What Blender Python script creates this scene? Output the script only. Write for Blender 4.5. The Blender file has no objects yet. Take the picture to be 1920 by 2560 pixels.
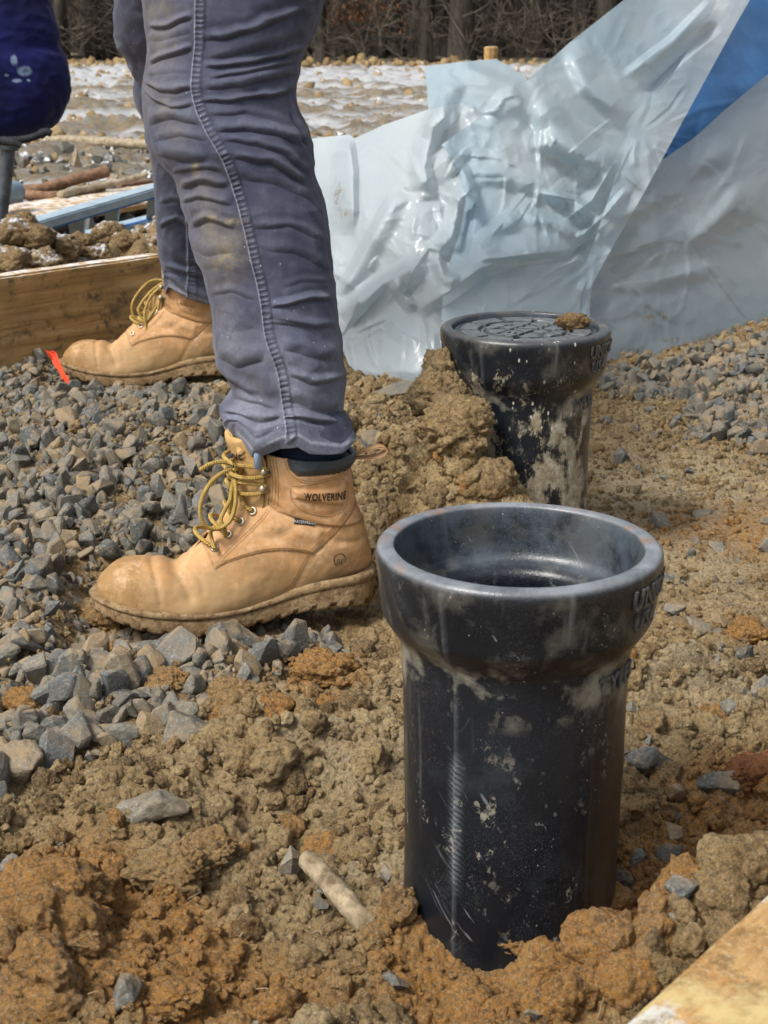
import bpy, bmesh, math, random
import numpy as np
from mathutils import Vector, Matrix
from mathutils.bvhtree import BVHTree
random.seed(7); RNG = np.random.default_rng(11)
S = bpy.context.scene; COL = S.collection
R = math.radians

# ------------------------------------------------------------ camera, sky, sun, exposure
FPX = 3940.0; PIT = R(17.7); CP, SP = math.cos(PIT), math.sin(PIT); HC = 0.63
cd = bpy.data.cameras.new('camera'); cam = bpy.data.objects.new('camera', cd); COL.objects.link(cam)
cam.location = (0, 0, HC); cam.rotation_euler = (R(90) - PIT, 0, 0)
cd.sensor_fit = 'VERTICAL'; cd.sensor_height = 24; cd.lens = 24 * FPX / 2560
cd.clip_start = 0.05; cd.clip_end = 600
cd.dof.use_dof = True; cd.dof.focus_distance = 1.5; cd.dof.aperture_fstop = 16
S.camera = cam
SUN_EL, SUN_AZ = 52, -128          # azimuth from +Y towards +X
w = bpy.data.worlds.new('World'); S.world = w; w.use_nodes = True
wn = w.node_tree.nodes; wl = w.node_tree.links
sky = wn.new('ShaderNodeTexSky'); sky.sky_type = 'NISHITA'; sky.sun_disc = False
sky.sun_elevation = R(SUN_EL); sky.sun_rotation = R(SUN_AZ); sky.dust_density = 4.0; sky.air_density = 1.0; sky.ozone_density = 1.0
bw = wn.new('ShaderNodeRGBToBW'); mxs = wn.new('ShaderNodeMix'); mxs.data_type = 'RGBA'; mxs.inputs[0].default_value = 0.62   # a high grey overcast
wl.new(sky.outputs[0], bw.inputs[0]); wl.new(sky.outputs[0], mxs.inputs[6]); wl.new(bw.outputs[0], mxs.inputs[7])
wl.new(mxs.outputs[2], wn['Background'].inputs[0]); wn['Background'].inputs[1].default_value = 0.115
sd = bpy.data.lights.new('sun', 'SUN'); sun = bpy.data.objects.new('sun', sd); COL.objects.link(sun)
sd.energy = 1.5; sd.angle = R(11); sd.color = (1.0, 0.975, 0.935)
a, e = R(SUN_AZ), R(SUN_EL)
sun.rotation_euler = Vector((-math.sin(a) * math.cos(e), -math.cos(a) * math.cos(e), -math.sin(e))).to_track_quat('-Z', 'Y').to_euler()
sun.location = (-3, 2, 6)
S.view_settings.view_transform = 'Standard'; S.view_settings.look = 'None'
S.view_settings.exposure = 1.0; S.view_settings.gamma = 1; S.view_settings.use_curve_mapping = False
S.cycles.use_denoising = True; S.cycles.max_bounces = 8; S.cycles.transparent_max_bounces = 12
try: S.cycles.denoiser = 'OPENIMAGEDENOISE'
except Exception: pass

# ------------------------------------------------------------ helpers
def P(u, v, Y):                      # point of the place seen at full-size pixel u, v at distance Y
    xr, yr = (u - 960) / FPX, (v - 1280) / FPX
    t = Y / (CP - yr * SP)
    return Vector((xr * t, Y, HC + t * (-SP - yr * CP)))
def G(u, v, z=0.0):                  # the same on the level z
    xr, yr = (u - 960) / FPX, (v - 1280) / FPX
    t = (z - HC) / (-SP - yr * CP)
    return Vector((xr * t, (CP - yr * SP) * t, z))
def proj(p):
    p = np.asarray(p, float); z = p[:, 2] - HC
    d = p[:, 1] * CP - z * SP; up = p[:, 1] * SP + z * CP
    return 960 + FPX * p[:, 0] / d, 1280 - FPX * up / d
PERM = RNG.permutation(4096)
def _h(i, j, k): return PERM[(PERM[(PERM[i & 4095] + j) & 4095] + k) & 4095]
_GR = RNG.normal(size=(4096, 3)); _GR /= np.linalg.norm(_GR, axis=1)[:, None]
_UN = RNG.random((4096, 3))
def noise(p, f=1.0, seed=0):         # gradient noise, about -1..1
    p = np.asarray(p, float) * f + seed * 17.31
    i = np.floor(p).astype(np.int64); t = p - i; s = t * t * t * (t * (t * 6 - 15) + 10)
    out = 0
    for a in (0, 1):
        wx = s[:, 0] if a else 1 - s[:, 0]
        for b in (0, 1):
            wy = s[:, 1] if b else 1 - s[:, 1]
            for c in (0, 1):
                wz = s[:, 2] if c else 1 - s[:, 2]
                g = _GR[_h(i[:, 0] + a, i[:, 1] + b, i[:, 2] + c)]
                out = out + wx * wy * wz * ((t[:, 0] - a) * g[:, 0] + (t[:, 1] - b) * g[:, 1] + (t[:, 2] - c) * g[:, 2])
    return out * 1.6
def fbm(p, f, o=4, seed=0, g=0.5):
    r = 0; am = 1
    for k in range(o): r = r + am * noise(p, f * 2.03 ** k, seed + k * 3); am *= g
    return r
def lumps(x, y, cell, seed=0):       # rounded lumps of uneven size on a plane, 0..1
    X, Y = x / cell, y / cell; ix, iy = np.floor(X).astype(np.int64), np.floor(Y).astype(np.int64)
    out = np.zeros_like(X)
    for a in (-1, 0, 1):
        for b in (-1, 0, 1):
            h = _UN[_h(ix + a, iy + b, np.full_like(ix, seed * 7 + 3))]
            h2 = _UN[_h(ix + a, iy + b, np.full_like(ix, seed * 7 + 5))]
            dx, dy = X - (ix + a + h[:, 0]), Y - (iy + b + h[:, 1])
            ca, sa = np.cos(h2[:, 0] * 3.14), np.sin(h2[:, 0] * 3.14); q = 0.55 + 0.45 * h2[:, 1]
            d2 = ((dx * ca + dy * sa) / 1.0) ** 2 + ((-dx * sa + dy * ca) / q) ** 2
            r = 0.38 + 0.6 * h[:, 2]
            out = np.maximum(out, (0.35 + 0.65 * h2[:, 2]) * np.sqrt(np.clip(1 - d2 / (r * r), 0, 1)))
    return out
def lumps3(p, f, seed=0, pw=0.5):
    p = np.asarray(p, float) * f; i0 = np.floor(p).astype(np.int64); out = np.zeros(len(p))
    for a in (-1, 0, 1):
        for b in (-1, 0, 1):
            for c in (-1, 0, 1):
                i = i0 + np.array([a, b, c]); k = _h(i[:, 0] + seed * 5, i[:, 1], i[:, 2] + seed)
                h, h2 = _UN[k], _UN[(k + 77) % 4096]
                d2 = ((p - i - h) ** 2).sum(1); r = 0.45 + 0.5 * h2[:, 0]
                out = np.maximum(out, (0.4 + 0.6 * h2[:, 1]) * np.clip(1 - d2 / (r * r), 0, 1) ** pw)
    return out
def cells3(p, f, seed=0):            # angular crumbs: a random level per cell, with grooves between the cells
    p = np.asarray(p, float) * f; i0 = np.floor(p).astype(np.int64); f1 = np.full(len(p), 9.0); f2 = np.full(len(p), 9.0); lv = np.zeros(len(p))
    for a in (-1, 0, 1):
        for b in (-1, 0, 1):
            for c in (-1, 0, 1):
                i = i0 + np.array([a, b, c]); k = _h(i[:, 0] + seed * 5, i[:, 1], i[:, 2] + seed)
                d = np.sqrt(((p - i - _UN[k]) ** 2).sum(1)); m = d < f1
                f2 = np.where(m, f1, np.minimum(f2, d)); lv = np.where(m, _UN[(k + 33) % 4096, 0] + 1.1 * ((p - i - _UN[k]) * _GR[(k + 51) % 4096]).sum(1), lv); f1 = np.where(m, d, f1)
    e = np.clip((f2 - f1) / 0.15, 0, 1); return (0.40 + 0.60 * lv) * (0.25 + 0.75 * e * (2 - e))
def scatter_gn(name, meshes, pos, rad, mat, tint, ochre_=None, parent=None, flat=False):
    """far too many to count: one object whose points carry copies of a few shapes"""
    n = len(pos); me = bpy.data.meshes.new(name); me.vertices.add(n); me.vertices.foreach_set('co', np.asarray(pos, np.float32).ravel())
    rot = RNG.uniform(0, 6.283, (n, 3)).astype(np.float32)
    me.attributes.new('size', 'FLOAT', 'POINT').data.foreach_set('value', np.asarray(rad, np.float32))
    me.attributes.new('turn', 'FLOAT_VECTOR', 'POINT').data.foreach_set('vector', rot.ravel())
    me.attributes.new('pick', 'INT', 'POINT').data.foreach_set('value', RNG.integers(0, len(meshes), n).astype(np.int32))
    attr(me, 'tint', tint); attr(me, 'ochre', np.zeros(n) if ochre_ is None else ochre_)
    g = bpy.data.node_groups.new(name, 'GeometryNodeTree'); g.interface.new_socket('Geometry', in_out='INPUT', socket_type='NodeSocketGeometry'); g.interface.new_socket('Geometry', in_out='OUTPUT', socket_type='NodeSocketGeometry')
    N = g.nodes; gi, go = N.new('NodeGroupInput'), N.new('NodeGroupOutput'); ip = N.new('GeometryNodeInstanceOnPoints'); ip.inputs['Pick Instance'].default_value = True; jn = N.new('GeometryNodeGeometryToInstance')
    for m in reversed(meshes):
        if not m.materials: m.materials.append(mat)
        so = bpy.data.objects.new(name + '_shape', m); oi = N.new('GeometryNodeObjectInfo'); oi.inputs['Object'].default_value = so; oi.inputs['As Instance'].default_value = False; g.links.new(oi.outputs['Geometry'], jn.inputs[0])
    def na(a, t): x = N.new('GeometryNodeInputNamedAttribute'); x.data_type = t; x.inputs['Name'].default_value = a; return [o_ for o_ in x.outputs if o_.enabled and o_.name == 'Attribute'][0]
    g.links.new(gi.outputs[0], ip.inputs['Points']); g.links.new(jn.outputs[0], ip.inputs['Instance']); g.links.new(na('pick', 'INT'), ip.inputs['Instance Index'])
    g.links.new(na('turn', 'FLOAT_VECTOR'), ip.inputs['Rotation']); g.links.new(na('size', 'FLOAT'), ip.inputs['Scale']); g.links.new(ip.outputs[0], go.inputs[0])
    o = bpy.data.objects.new(name, me); COL.objects.link(o); o.modifiers.new('scatter', 'NODES').node_group = g; me.materials.append(mat)
    if parent is not None: o.parent = parent
    o['kind'] = 'stuff'; return o
def cr(xs, ys, x):                   # smooth (Catmull-Rom / cubic Hermite) interpolation
    xs = np.asarray(xs, float); ys = np.asarray(ys, float); one = ys.ndim == 1
    if one: ys = ys[:, None]
    m = np.gradient(ys, xs, axis=0)
    x = np.clip(np.atleast_1d(np.asarray(x, float)), xs[0], xs[-1])
    k = np.clip(np.searchsorted(xs, x) - 1, 0, len(xs) - 2)
    h = (xs[k + 1] - xs[k]); t = ((x - xs[k]) / h)[:, None]; h = h[:, None]
    r = (2*t**3 - 3*t**2 + 1) * ys[k] + (t**3 - 2*t**2 + t) * h * m[k] + (-2*t**3 + 3*t**2) * ys[k + 1] + (t**3 - t**2) * h * m[k + 1]
    return r[:, 0] if one else r
def sm(a, b, x): t = np.clip((x - a) / (b - a), 0, 1); return t * t * (3 - 2 * t)

def mesh_np(name, V, Fa, smooth=True, tint=None):
    me = bpy.data.meshes.new(name); V = np.asarray(V, np.float32)
    Fa = np.asarray(Fa, np.int32); n, k = Fa.shape
    me.vertices.add(len(V)); me.vertices.foreach_set('co', V.ravel())
    me.loops.add(n * k); me.loops.foreach_set('vertex_index', Fa.ravel())
    me.polygons.add(n); me.polygons.foreach_set('loop_start', np.arange(0, n * k, k, dtype=np.int32))
    me.polygons.foreach_set('use_smooth', np.full(n, bool(smooth)))
    if tint is not None:
        at = me.attributes.new('tint', 'FLOAT', 'POINT'); at.data.foreach_set('value', np.asarray(tint, np.float32))
    me.update(calc_edges=True); me.validate()
    return me
def attr(me, name, vals):
    at = me.attributes.new(name, 'FLOAT', 'POINT'); at.data.foreach_set('value', np.asarray(vals, np.float32))
def obj(name, me, mat=None, parent=None, loc=None):
    if me is not None and mat is not None and not me.materials: me.materials.append(mat)
    o = bpy.data.objects.new(name, me); COL.objects.link(o)
    if loc is not None: o.location = loc
    if parent is not None: o.parent = parent
    return o
def tag(o, label=None, cat=None, group=None, kind=None):
    if label: o['label'] = label
    if cat: o['category'] = cat
    if group: o['group'] = group
    if kind: o['kind'] = kind
    return o
def thing(name, label, cat, loc=(0, 0, 0), group=None):
    o = bpy.data.objects.new(name, None); COL.objects.link(o); o.location = loc; o.empty_display_size = 0.05
    return tag(o, label, cat, group)
def grid_faces(nu, nv, wrap=False):
    i = np.arange(nu if wrap else nu - 1); j = np.arange(nv - 1)
    I, J = np.meshgrid(i, j, indexing='ij'); I2 = (I + 1) % nu
    return np.stack([I * nv + J, I2 * nv + J, I2 * nv + J + 1, I * nv + J + 1], -1).reshape(-1, 4)
def join_np(parts):                  # [(V, F)] -> V, F
    Vs, Fs, n = [], [], 0
    for V, Fa in parts: Vs.append(V); Fs.append(np.asarray(Fa) + n); n += len(V)
    return np.concatenate(Vs), np.concatenate(Fs)
def tube_np(pts, rad, seg=8, caps=True):
    pts = np.asarray(pts, float); n = len(pts); rad = np.broadcast_to(rad, (n,)).astype(float)
    T = np.gradient(pts, axis=0); T /= np.linalg.norm(T, axis=1)[:, None] + 1e-12
    up = np.array([0, 0, 1.0]) if abs(T[0, 2]) < 0.9 else np.array([1.0, 0, 0])
    Nn = np.zeros_like(T); v = up
    for k in range(n):
        v = v - T[k] * (v @ T[k]); v = v / (np.linalg.norm(v) + 1e-12); Nn[k] = v
    B = np.cross(T, Nn); a = np.arange(seg) * 2 * np.pi / seg
    V = pts[None] + rad[None, :, None] * (np.cos(a)[:, None, None] * Nn[None] + np.sin(a)[:, None, None] * B[None])
    V = V.reshape(-1, 3); Fa = grid_faces(seg, n, True)
    if caps:
        c0, c1 = len(V), len(V) + 1; V = np.concatenate([V, pts[:1], pts[-1:]])
        k = np.arange(seg); k2 = (k + 1) % seg
        f0 = np.stack([np.full(seg, c0), k2 * n, k * n, k * n], 1)[:, [0, 1, 2, 2]]
        f1 = np.stack([np.full(seg, c1), k * n + n - 1, k2 * n + n - 1, k2 * n + n - 1], 1)
        tri = np.concatenate([f0[:, :3], f1[:, :3]])
        q = np.concatenate([Fa[:, [0, 1, 2]], Fa[:, [0, 2, 3]]])
        return V, np.concatenate([q, tri])
    return V, np.concatenate([Fa[:, [0, 1, 2]], Fa[:, [0, 2, 3]]])
def smooth_path(pts, n):
    pts = np.asarray([tuple(p) for p in pts], float)
    d = np.r_[0, np.cumsum(np.linalg.norm(np.diff(pts, axis=0), axis=1) + 1e-9)]
    return cr(d, pts, np.linspace(0, d[-1], n))
def box_np(c, s, M=None):
    v = np.array([[x, y, z] for x in (-1, 1) for y in (-1, 1) for z in (-1, 1)], float) * np.asarray(s) / 2
    if M is not None: v = v @ np.array(M).T
    f = np.array([[0, 1, 3, 2], [4, 6, 7, 5], [0, 4, 5, 1], [2, 3, 7, 6], [0, 2, 6, 4], [1, 5, 7, 3]])
    return v + np.asarray(c), f
def rotm(a, b, c): return np.array(Matrix.Rotation(c, 3, 'Z') @ Matrix.Rotation(b, 3, 'Y') @ Matrix.Rotation(a, 3, 'X'))
def inpoly(poly, u, v):
    poly = np.asarray(poly, float); ins = np.zeros(len(u), bool); n = len(poly)
    for k in range(n):
        (x1, y1), (x2, y2) = poly[k], poly[(k + 1) % n]
        c = ((y1 > v) != (y2 > v)) & (u < (x2 - x1) * (v - y1) / (y2 - y1 + 1e-12) + x1); ins ^= c
    return ins
def seg_dist(u, v, line):            # signed-less distance to a polyline and the position along it
    best = np.full(len(u), 1e9); side = np.zeros(len(u)); tt = np.zeros(len(u)); n = len(line) - 1
    for k in range(n):
        (x1, y1), (x2, y2) = line[k], line[k + 1]; dx, dy = x2 - x1, y2 - y1; L2 = dx * dx + dy * dy + 1e-12
        t = np.clip(((u - x1) * dx + (v - y1) * dy) / L2, 0, 1)
        d = np.hypot(u - x1 - t * dx, v - y1 - t * dy); m = d < best
        best = np.where(m, d, best); tt = np.where(m, (k + t) / n, tt)
        side = np.where(m, np.sign((u - x1) * dy - (v - y1) * dx), side)
    return best, side, tt

# ------------------------------------------------------------ material helpers
class Mat:
    def __init__(s, name):
        s.m = bpy.data.materials.new(name); s.m.use_nodes = True; s.t = s.m.node_tree; s.t.nodes.clear()
        s.out = s.n('ShaderNodeOutputMaterial'); s.b = s.n('ShaderNodeBsdfPrincipled')
        s.l(s.b.outputs[0], s.out.inputs[0]); s.tc = s.n('ShaderNodeTexCoord'); s.geo = s.n('ShaderNodeNewGeometry')
        s.pos = s.geo.outputs['Position']
    def n(s, t, **k):
        x = s.t.nodes.new(t)
        for a, b in k.items(): setattr(x, a, b)
        return x
    def l(s, a, b): s.t.links.new(a, b)
    def put(s, sock, v):
        if isinstance(v, (int, float)): sock.default_value = v
        elif isinstance(v, (tuple, list)): sock.default_value = tuple(v) + (1,) if len(v) == 3 and len(sock.default_value) == 4 else v
        else: s.l(v, sock)
    def noise(s, sc, det=4, rough=0.6, vec=None, dist=0.0, col=False):
        x = s.n('ShaderNodeTexNoise'); x.inputs['Scale'].default_value = sc; x.inputs['Detail'].default_value = det
        x.inputs['Roughness'].default_value = rough; x.inputs['Distortion'].default_value = dist
        s.l(vec or s.pos, x.inputs['Vector']); return x.outputs[1 if col else 0]
    def vor(s, sc, feat='F1', vec=None, out='Distance'):
        x = s.n('ShaderNodeTexVoronoi'); x.feature = feat; x.inputs['Scale'].default_value = sc
        s.l(vec or s.pos, x.inputs['Vector']); return x.outputs[out]
    def mapv(s, scale, vec=None, loc=(0, 0, 0), rot=(0, 0, 0)):
        x = s.n('ShaderNodeMapping'); x.inputs['Scale'].default_value = scale; x.inputs['Location'].default_value = loc; x.inputs['Rotation'].default_value = rot
        s.l(vec or s.pos, x.inputs['Vector']); return x.outputs[0]
    def ramp(s, f, stops, interp='LINEAR'):
        x = s.n('ShaderNodeValToRGB'); x.color_ramp.interpolation = interp; el = x.color_ramp.elements
        cc = lambda c: (c, c, c, 1) if isinstance(c, (int, float)) else tuple(c) + (1,)
        el[0].position, el[0].color = stops[0][0], cc(stops[0][1])
        el[1].position, el[1].color = stops[-1][0], cc(stops[-1][1])
        for p, c in stops[1:-1]:
            q = el.new(p); q.color = cc(c)
        s.put(x.inputs[0], f); return x.outputs[0]
    def mix(s, f, a, b, mode='MIX'):
        x = s.n('ShaderNodeMix'); x.data_type = 'RGBA'; x.blend_type = mode
        s.put(x.inputs[0], f); s.put(x.inputs[6], a); s.put(x.inputs[7], b); return x.outputs[2]
    def math(s, op, a, b=0.0, clamp=False):
        x = s.n('ShaderNodeMath', operation=op, use_clamp=clamp); s.put(x.inputs[0], a); s.put(x.inputs[1], b); return x.outputs[0]
    def attr(s, name):
        a = s.n('ShaderNodeAttribute', attribute_name=name).outputs['Fac']
        if name in ('tint', 'ochre'): a = s.math('ADD', a, s.n('ShaderNodeAttribute', attribute_name=name, attribute_type='INSTANCER').outputs['Fac'])
        return a
    def rand(s): return s.n('ShaderNodeObjectInfo').outputs['Random']
    def bump(s, h, strength=0.5, dist=0.002, normal=None):
        x = s.n('ShaderNodeBump'); x.inputs['Strength'].default_value = strength; x.inputs['Distance'].default_value = dist
        s.l(h, x.inputs['Height'])
        if normal is not None: s.l(normal, x.inputs['Normal'])
        return x.outputs[0]
    def done(s, base=None, rough=None, normal=None, **k):
        if base is not None: s.put(s.b.inputs['Base Color'], base)
        if rough is not None: s.put(s.b.inputs['Roughness'], rough)
        if normal is not None: s.l(normal, s.b.inputs['Normal'])
        for a, b in k.items(): s.put(s.b.inputs[a.replace('_', ' ')], b)
        return s.m

# ------------------------------------------------------------ materials
def clay_mat(name, snow=0.0):
    m = Mat(name)
    big = m.noise(5.0, 4, 0.6); mid = m.noise(26, 5, 0.65); fine = m.noise(240, 4, 0.7)
    f = m.math('ADD', m.math('MULTIPLY', m.attr('tint'), 0.45), m.math('MULTIPLY', mid, 0.62))
    c = m.ramp(f, [(0.18, (.110, .064, .022)), (0.36, (.27, .168, .062)), (0.52, (.415, .275, .115)), (0.7, (.53, .385, .185)), (0.9, (.61, .48, .27))])
    o = m.math('ADD', m.math('MULTIPLY', m.attr('ochre'), 0.9), m.math('MULTIPLY', m.math('SUBTRACT', big, 0.5), 0.9))
    o = m.math('MULTIPLY', m.ramp(o, [(0.16, 0.0), (0.62, 1.0)]), m.ramp(fine, [(0.25, 0.45), (0.6, 1.0)]))
    c = m.mix(o, c, (.50, .235, .048))
    c = m.mix(m.math('MULTIPLY', m.attr('pale'), m.ramp(mid, [(0.3, 0.35), (0.6, 1.0)])), c, (.56, .45, .27))
    g = m.ramp(m.noise(11, 4, 0.6, m.mapv((1, 1, 1), loc=(3, 1, 7))), [(0.54, 0.0), (0.74, 0.40)])
    c = m.mix(g, c, (.25, .215, .15))
    c = m.mix(m.ramp(fine, [(0.34, 0.75), (0.56, 0.0)]), c, (.075, .045, .02)); c = m.mix(m.ramp(m.noise(520, 3, 0.7), [(0.52, 0.0), (0.68, 0.6)]), c, (.60, .50, .33))
    c = m.mix(m.ramp(m.vor(330), [(0.03, 0.7), (0.16, 0.0)]), c, (.60, .53, .41))
    if snow > 0:
        up = m.n('ShaderNodeSeparateXYZ'); m.l(m.geo.outputs['Normal'], up.inputs[0])
        s_ = m.math('MULTIPLY', m.ramp(up.outputs['Z'], [(0.35, 0.0), (0.8, 1.0)]), m.ramp(m.noise(14, 6, 0.75), [(0.53 - snow * 0.1, 0.0), (0.60 - snow * 0.1, 1.0)]))
        c = m.mix(s_, c, (.78, .80, .83))
    h = m.math('ADD', m.math('MULTIPLY', m.noise(300, 6, 0.8), 1.3), m.math('ADD', m.math('MULTIPLY', m.vor(150), -0.7), m.math('MULTIPLY', m.noise(110, 3, 0.6, dist=0.8), 1.2)))
    return m.done(c, m.ramp(big, [(0.35, 0.55), (0.6, 0.88)]), m.bump(h, 1.0, 0.0055), Specular_IOR_Level=0.35)
M_CLAY = clay_mat('clay_soil'); M_CLAYSNOW = clay_mat('clay_soil_dusted_with_snow', 0.05)

def stone_mat(name, snow=0.0, dust=1.0):
    m = Mat(name)
    f = m.math('FRACT', m.math('ADD', m.attr('tint'), m.rand()))
    c = m.ramp(f, [(0.0, (.045, .047, .043)), (0.2, (.092, .092, .076)), (0.4, (.145, .138, .108)), (0.56, (.072, .078, .074)), (0.7, (.112, .118, .112)), (0.85, (.19, .155, .095)), (1.0, (.23, .155, .072))])
    n1 = m.noise(70, 5, 0.7); n2 = m.noise(320, 4, 0.7)
    c = m.mix(m.ramp(n1, [(0.3, 0.55), (0.55, 0.0)]), c, (.075, .08, .08))
    c = m.mix(m.ramp(n2, [(0.5, 0.0), (0.75, 0.6)]), c, (.37, .38, .36))
    up = m.n('ShaderNodeSeparateXYZ'); m.l(m.geo.outputs['Normal'], up.inputs[0])
    d = m.math('MULTIPLY', m.ramp(m.noise(28, 5, 0.7), [(0.42, 0.0), (0.62, 0.85 * dust)]), m.ramp(up.outputs['Z'], [(0.0, 0.25), (0.8, 1.0)]))
    c = m.mix(d, c, (.26, .185, .10))
    if snow > 0:
        s_ = m.math('MULTIPLY', m.ramp(up.outputs['Z'], [(0.3, 0.0), (0.7, 1.0)]), m.ramp(m.noise(9, 6, 0.8), [(0.5, 0.0), (0.58, snow)]))
        c = m.mix(s_, c, (.78, .80, .83))
    return m.done(c, 0.66, m.bump(m.math('ADD', n1, m.math('MULTIPLY', n2, 0.6)), 0.7, 0.0025), Specular_IOR_Level=0.35)
M_STONE = stone_mat('crushed_stone'); M_STONESNOW = stone_mat('crushed_stone_with_snow', 0.95, 0.5)

def field_mat():
    m = Mat('rutted_snowy_field')
    st = m.noise(1.0, 6, 0.68, m.mapv((0.5, 5.5, 3)), dist=0.3)
    c = m.ramp(m.noise(9, 6, 0.7), [(0.3, (.12, .09, .055)), (0.55, (.27, .215, .14)), (0.75, (.34, .30, .225))])
    c = m.mix(m.ramp(m.noise(22, 4), [(0.5, 0), (0.62, 0.8)]), c, (.20, .215, .21))
    k = m.math('ADD', m.math('MULTIPLY', m.attr('snow'), 0.55), m.math('ADD', m.math('MULTIPLY', st, 0.75), m.math('MULTIPLY', m.noise(16, 4, 0.7), 0.22)))
    c = m.mix(m.ramp(k, [(0.66, 0.0), (0.84, .8)]), c, (.52, .54, .56))
    return m.done(c, 0.9, m.bump(m.noise(40, 6, 0.75), 0.9, 0.03), Specular_IOR_Level=0.2)
M_FIELD = field_mat()

def iron_mat(name, mud=0.0):
    m = Mat(name)
    base = m.ramp(m.noise(9, 4), [(0.35, (.004, .006, .009)), (0.7, (.010, .013, .018))])
    tco = m.tc.outputs['Object']
    cl = m.ramp(m.noise(15, 6, 0.68, tco), [(0.55, 0.0), (0.80, 0.22)])
    c = m.mix(cl, base, (.09, .105, .115))
    sx = m.n('ShaderNodeSeparateXYZ'); m.l(tco, sx.inputs[0])
    # chalky dust under the bell and on it, scuffed bare metal on the rim
    band = m.math('MULTIPLY', m.ramp(sx.outputs['Z'], [(0.165, 0.0), (0.188, 1.0), (0.208, 0.9), (0.218, 0.30), (0.262, 0.22)]), m.ramp(m.noise(26, 5, 0.6, tco), [(0.50, 0.0), (0.63, 0.85)]))
    c = m.mix(band, c, (.29, .275, .215))
    c = m.mix(m.math('MULTIPLY', m.attr('inner'), m.ramp(m.noise(30, 6, 0.7, tco), [(0.36, 0.05), (0.62, 0.75)])), c, (.085, .105, .125))
    strk = m.math('MULTIPLY', m.ramp(m.noise(60, 3, 0.6, m.mapv((1, 1, 0.05), tco)), [(0.60, 0.0), (0.74, 0.55)]), m.ramp(m.noise(12, 3, 0.5, tco), [(0.45, 0.0), (0.6, 1.0)]))
    c = m.mix(strk, c, (.17, .18, .18))
    spk = m.math('MULTIPLY', m.ramp(m.vor(260, vec=tco), [(0.07, 1.0), (0.14, 0.0)]), m.ramp(m.noise(40, 3, 0.6, tco), [(0.57, 0.0), (0.66, 1.0)]))
    c = m.mix(spk, c, (.50, .48, .42))
    spk2 = m.math('MULTIPLY', m.ramp(m.vor(900, vec=tco), [(0.10, 0.8), (0.22, 0.0)]), m.ramp(m.noise(20, 3, 0.6, tco), [(0.42, 0.0), (0.6, 1.0)]))
    c = m.mix(spk2, c, (.20, .22, .25))
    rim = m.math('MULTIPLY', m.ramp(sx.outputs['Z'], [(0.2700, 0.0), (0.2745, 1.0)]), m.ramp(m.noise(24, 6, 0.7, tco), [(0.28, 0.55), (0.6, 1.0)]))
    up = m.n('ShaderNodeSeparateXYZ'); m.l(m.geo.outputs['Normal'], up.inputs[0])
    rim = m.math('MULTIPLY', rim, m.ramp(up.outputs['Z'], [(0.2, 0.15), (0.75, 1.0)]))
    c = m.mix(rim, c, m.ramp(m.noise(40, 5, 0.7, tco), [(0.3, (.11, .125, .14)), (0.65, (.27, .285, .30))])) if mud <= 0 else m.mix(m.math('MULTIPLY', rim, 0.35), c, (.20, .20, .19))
    if mud > 0: rim = m.math('MULTIPLY', rim, 0.35)
    rust = m.math('MULTIPLY', rim, m.ramp(m.noise(34, 4, 0.6, m.mapv((1, 1, 1), tco, (5, 2, 1))), [(0.58, 0.0), (0.70, 0.8)]))
    c = m.mix(rust, c, (.26, .13, .055))
    ro = m.ramp(cl, [(0.0, 0.30), (0.3, 0.58)])
    # scratches, long scuffs, drips and the marks left beside the casting seam
    for rot_, lo_, col_, k_ in ((0.5, 0.66, (.17, .18, .185), .7), (-0.35, 0.68, (.20, .20, .19), .6)):
        sc = m.math('MULTIPLY', m.ramp(m.noise(1.0, 3, 0.5, m.mapv((210, 210, 9), m.mapv((1, 1, 1), tco, rot=(rot_, rot_, 0)))), [(lo_, 0.0), (lo_ + .05, k_)]), m.ramp(m.noise(14, 3, 0.6, m.mapv((1, 1, 1), tco, (rot_, 1, 2))), [(0.52, 0.0), (0.62, 1.0)]))
        c = m.mix(sc, c, col_)
    pat = m.math('MULTIPLY', m.ramp(m.noise(75, 6, 0.75, m.mapv((1, 1, .7), tco, (1, 7, 3))), [(0.58, 0.0), (0.63, .9)]), m.math('MULTIPLY', m.ramp(m.noise(11, 2, 0.5, m.mapv((1, 1, 1), tco, (4, 2, 8))), [(0.50, 0.0), (0.60, 1.0)]), m.ramp(sx.outputs['Z'], [(0.0, 1.0), (0.10, 0.8), (0.16, 0.15)])))
    c = m.mix(pat, c, (.33, .31, .25))
    c = m.mix(m.math('MULTIPLY', m.attr('wear'), m.ramp(m.noise(120, 4, 0.7, tco), [(0.3, 0.3), (0.6, 0.9)])), c, (.19, .21, .22))
    if mud > 0:
        lo = m.ramp(sx.outputs['Z'], [(0.10, 0.60), (0.18, 0.50), (0.235, 0.34), (0.27, 0.0)])
        md = m.ramp(m.math('ADD', m.math('MULTIPLY', m.noise(30, 6, 0.75, m.mapv((1, 1, 0.55), tco)), 0.85), m.math('MULTIPLY', m.math('SUBTRACT', lo, 0.5), 0.45)), [(0.435, 0.0), (0.495, 1.0)])
        mc = m.ramp(m.noise(90, 5, 0.7, tco), [(0.3, (.16, .125, .07)), (0.5, (.30, .255, .165)), (0.72, (.52, .49, .40))])
        c = m.mix(md, c, mc); ro = m.mix(md, ro, (.9, .9, .9))
        sp3 = m.math('MULTIPLY', m.ramp(m.vor(110, vec=m.mapv((1, 1, 0.5), tco)), [(0.10, 1.0), (0.17, 0.0)]), m.ramp(m.noise(18, 3, 0.6, tco), [(0.45, 0.0), (0.55, 1.0)]))
        c = m.mix(sp3, c, (.55, .52, .44))
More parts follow.
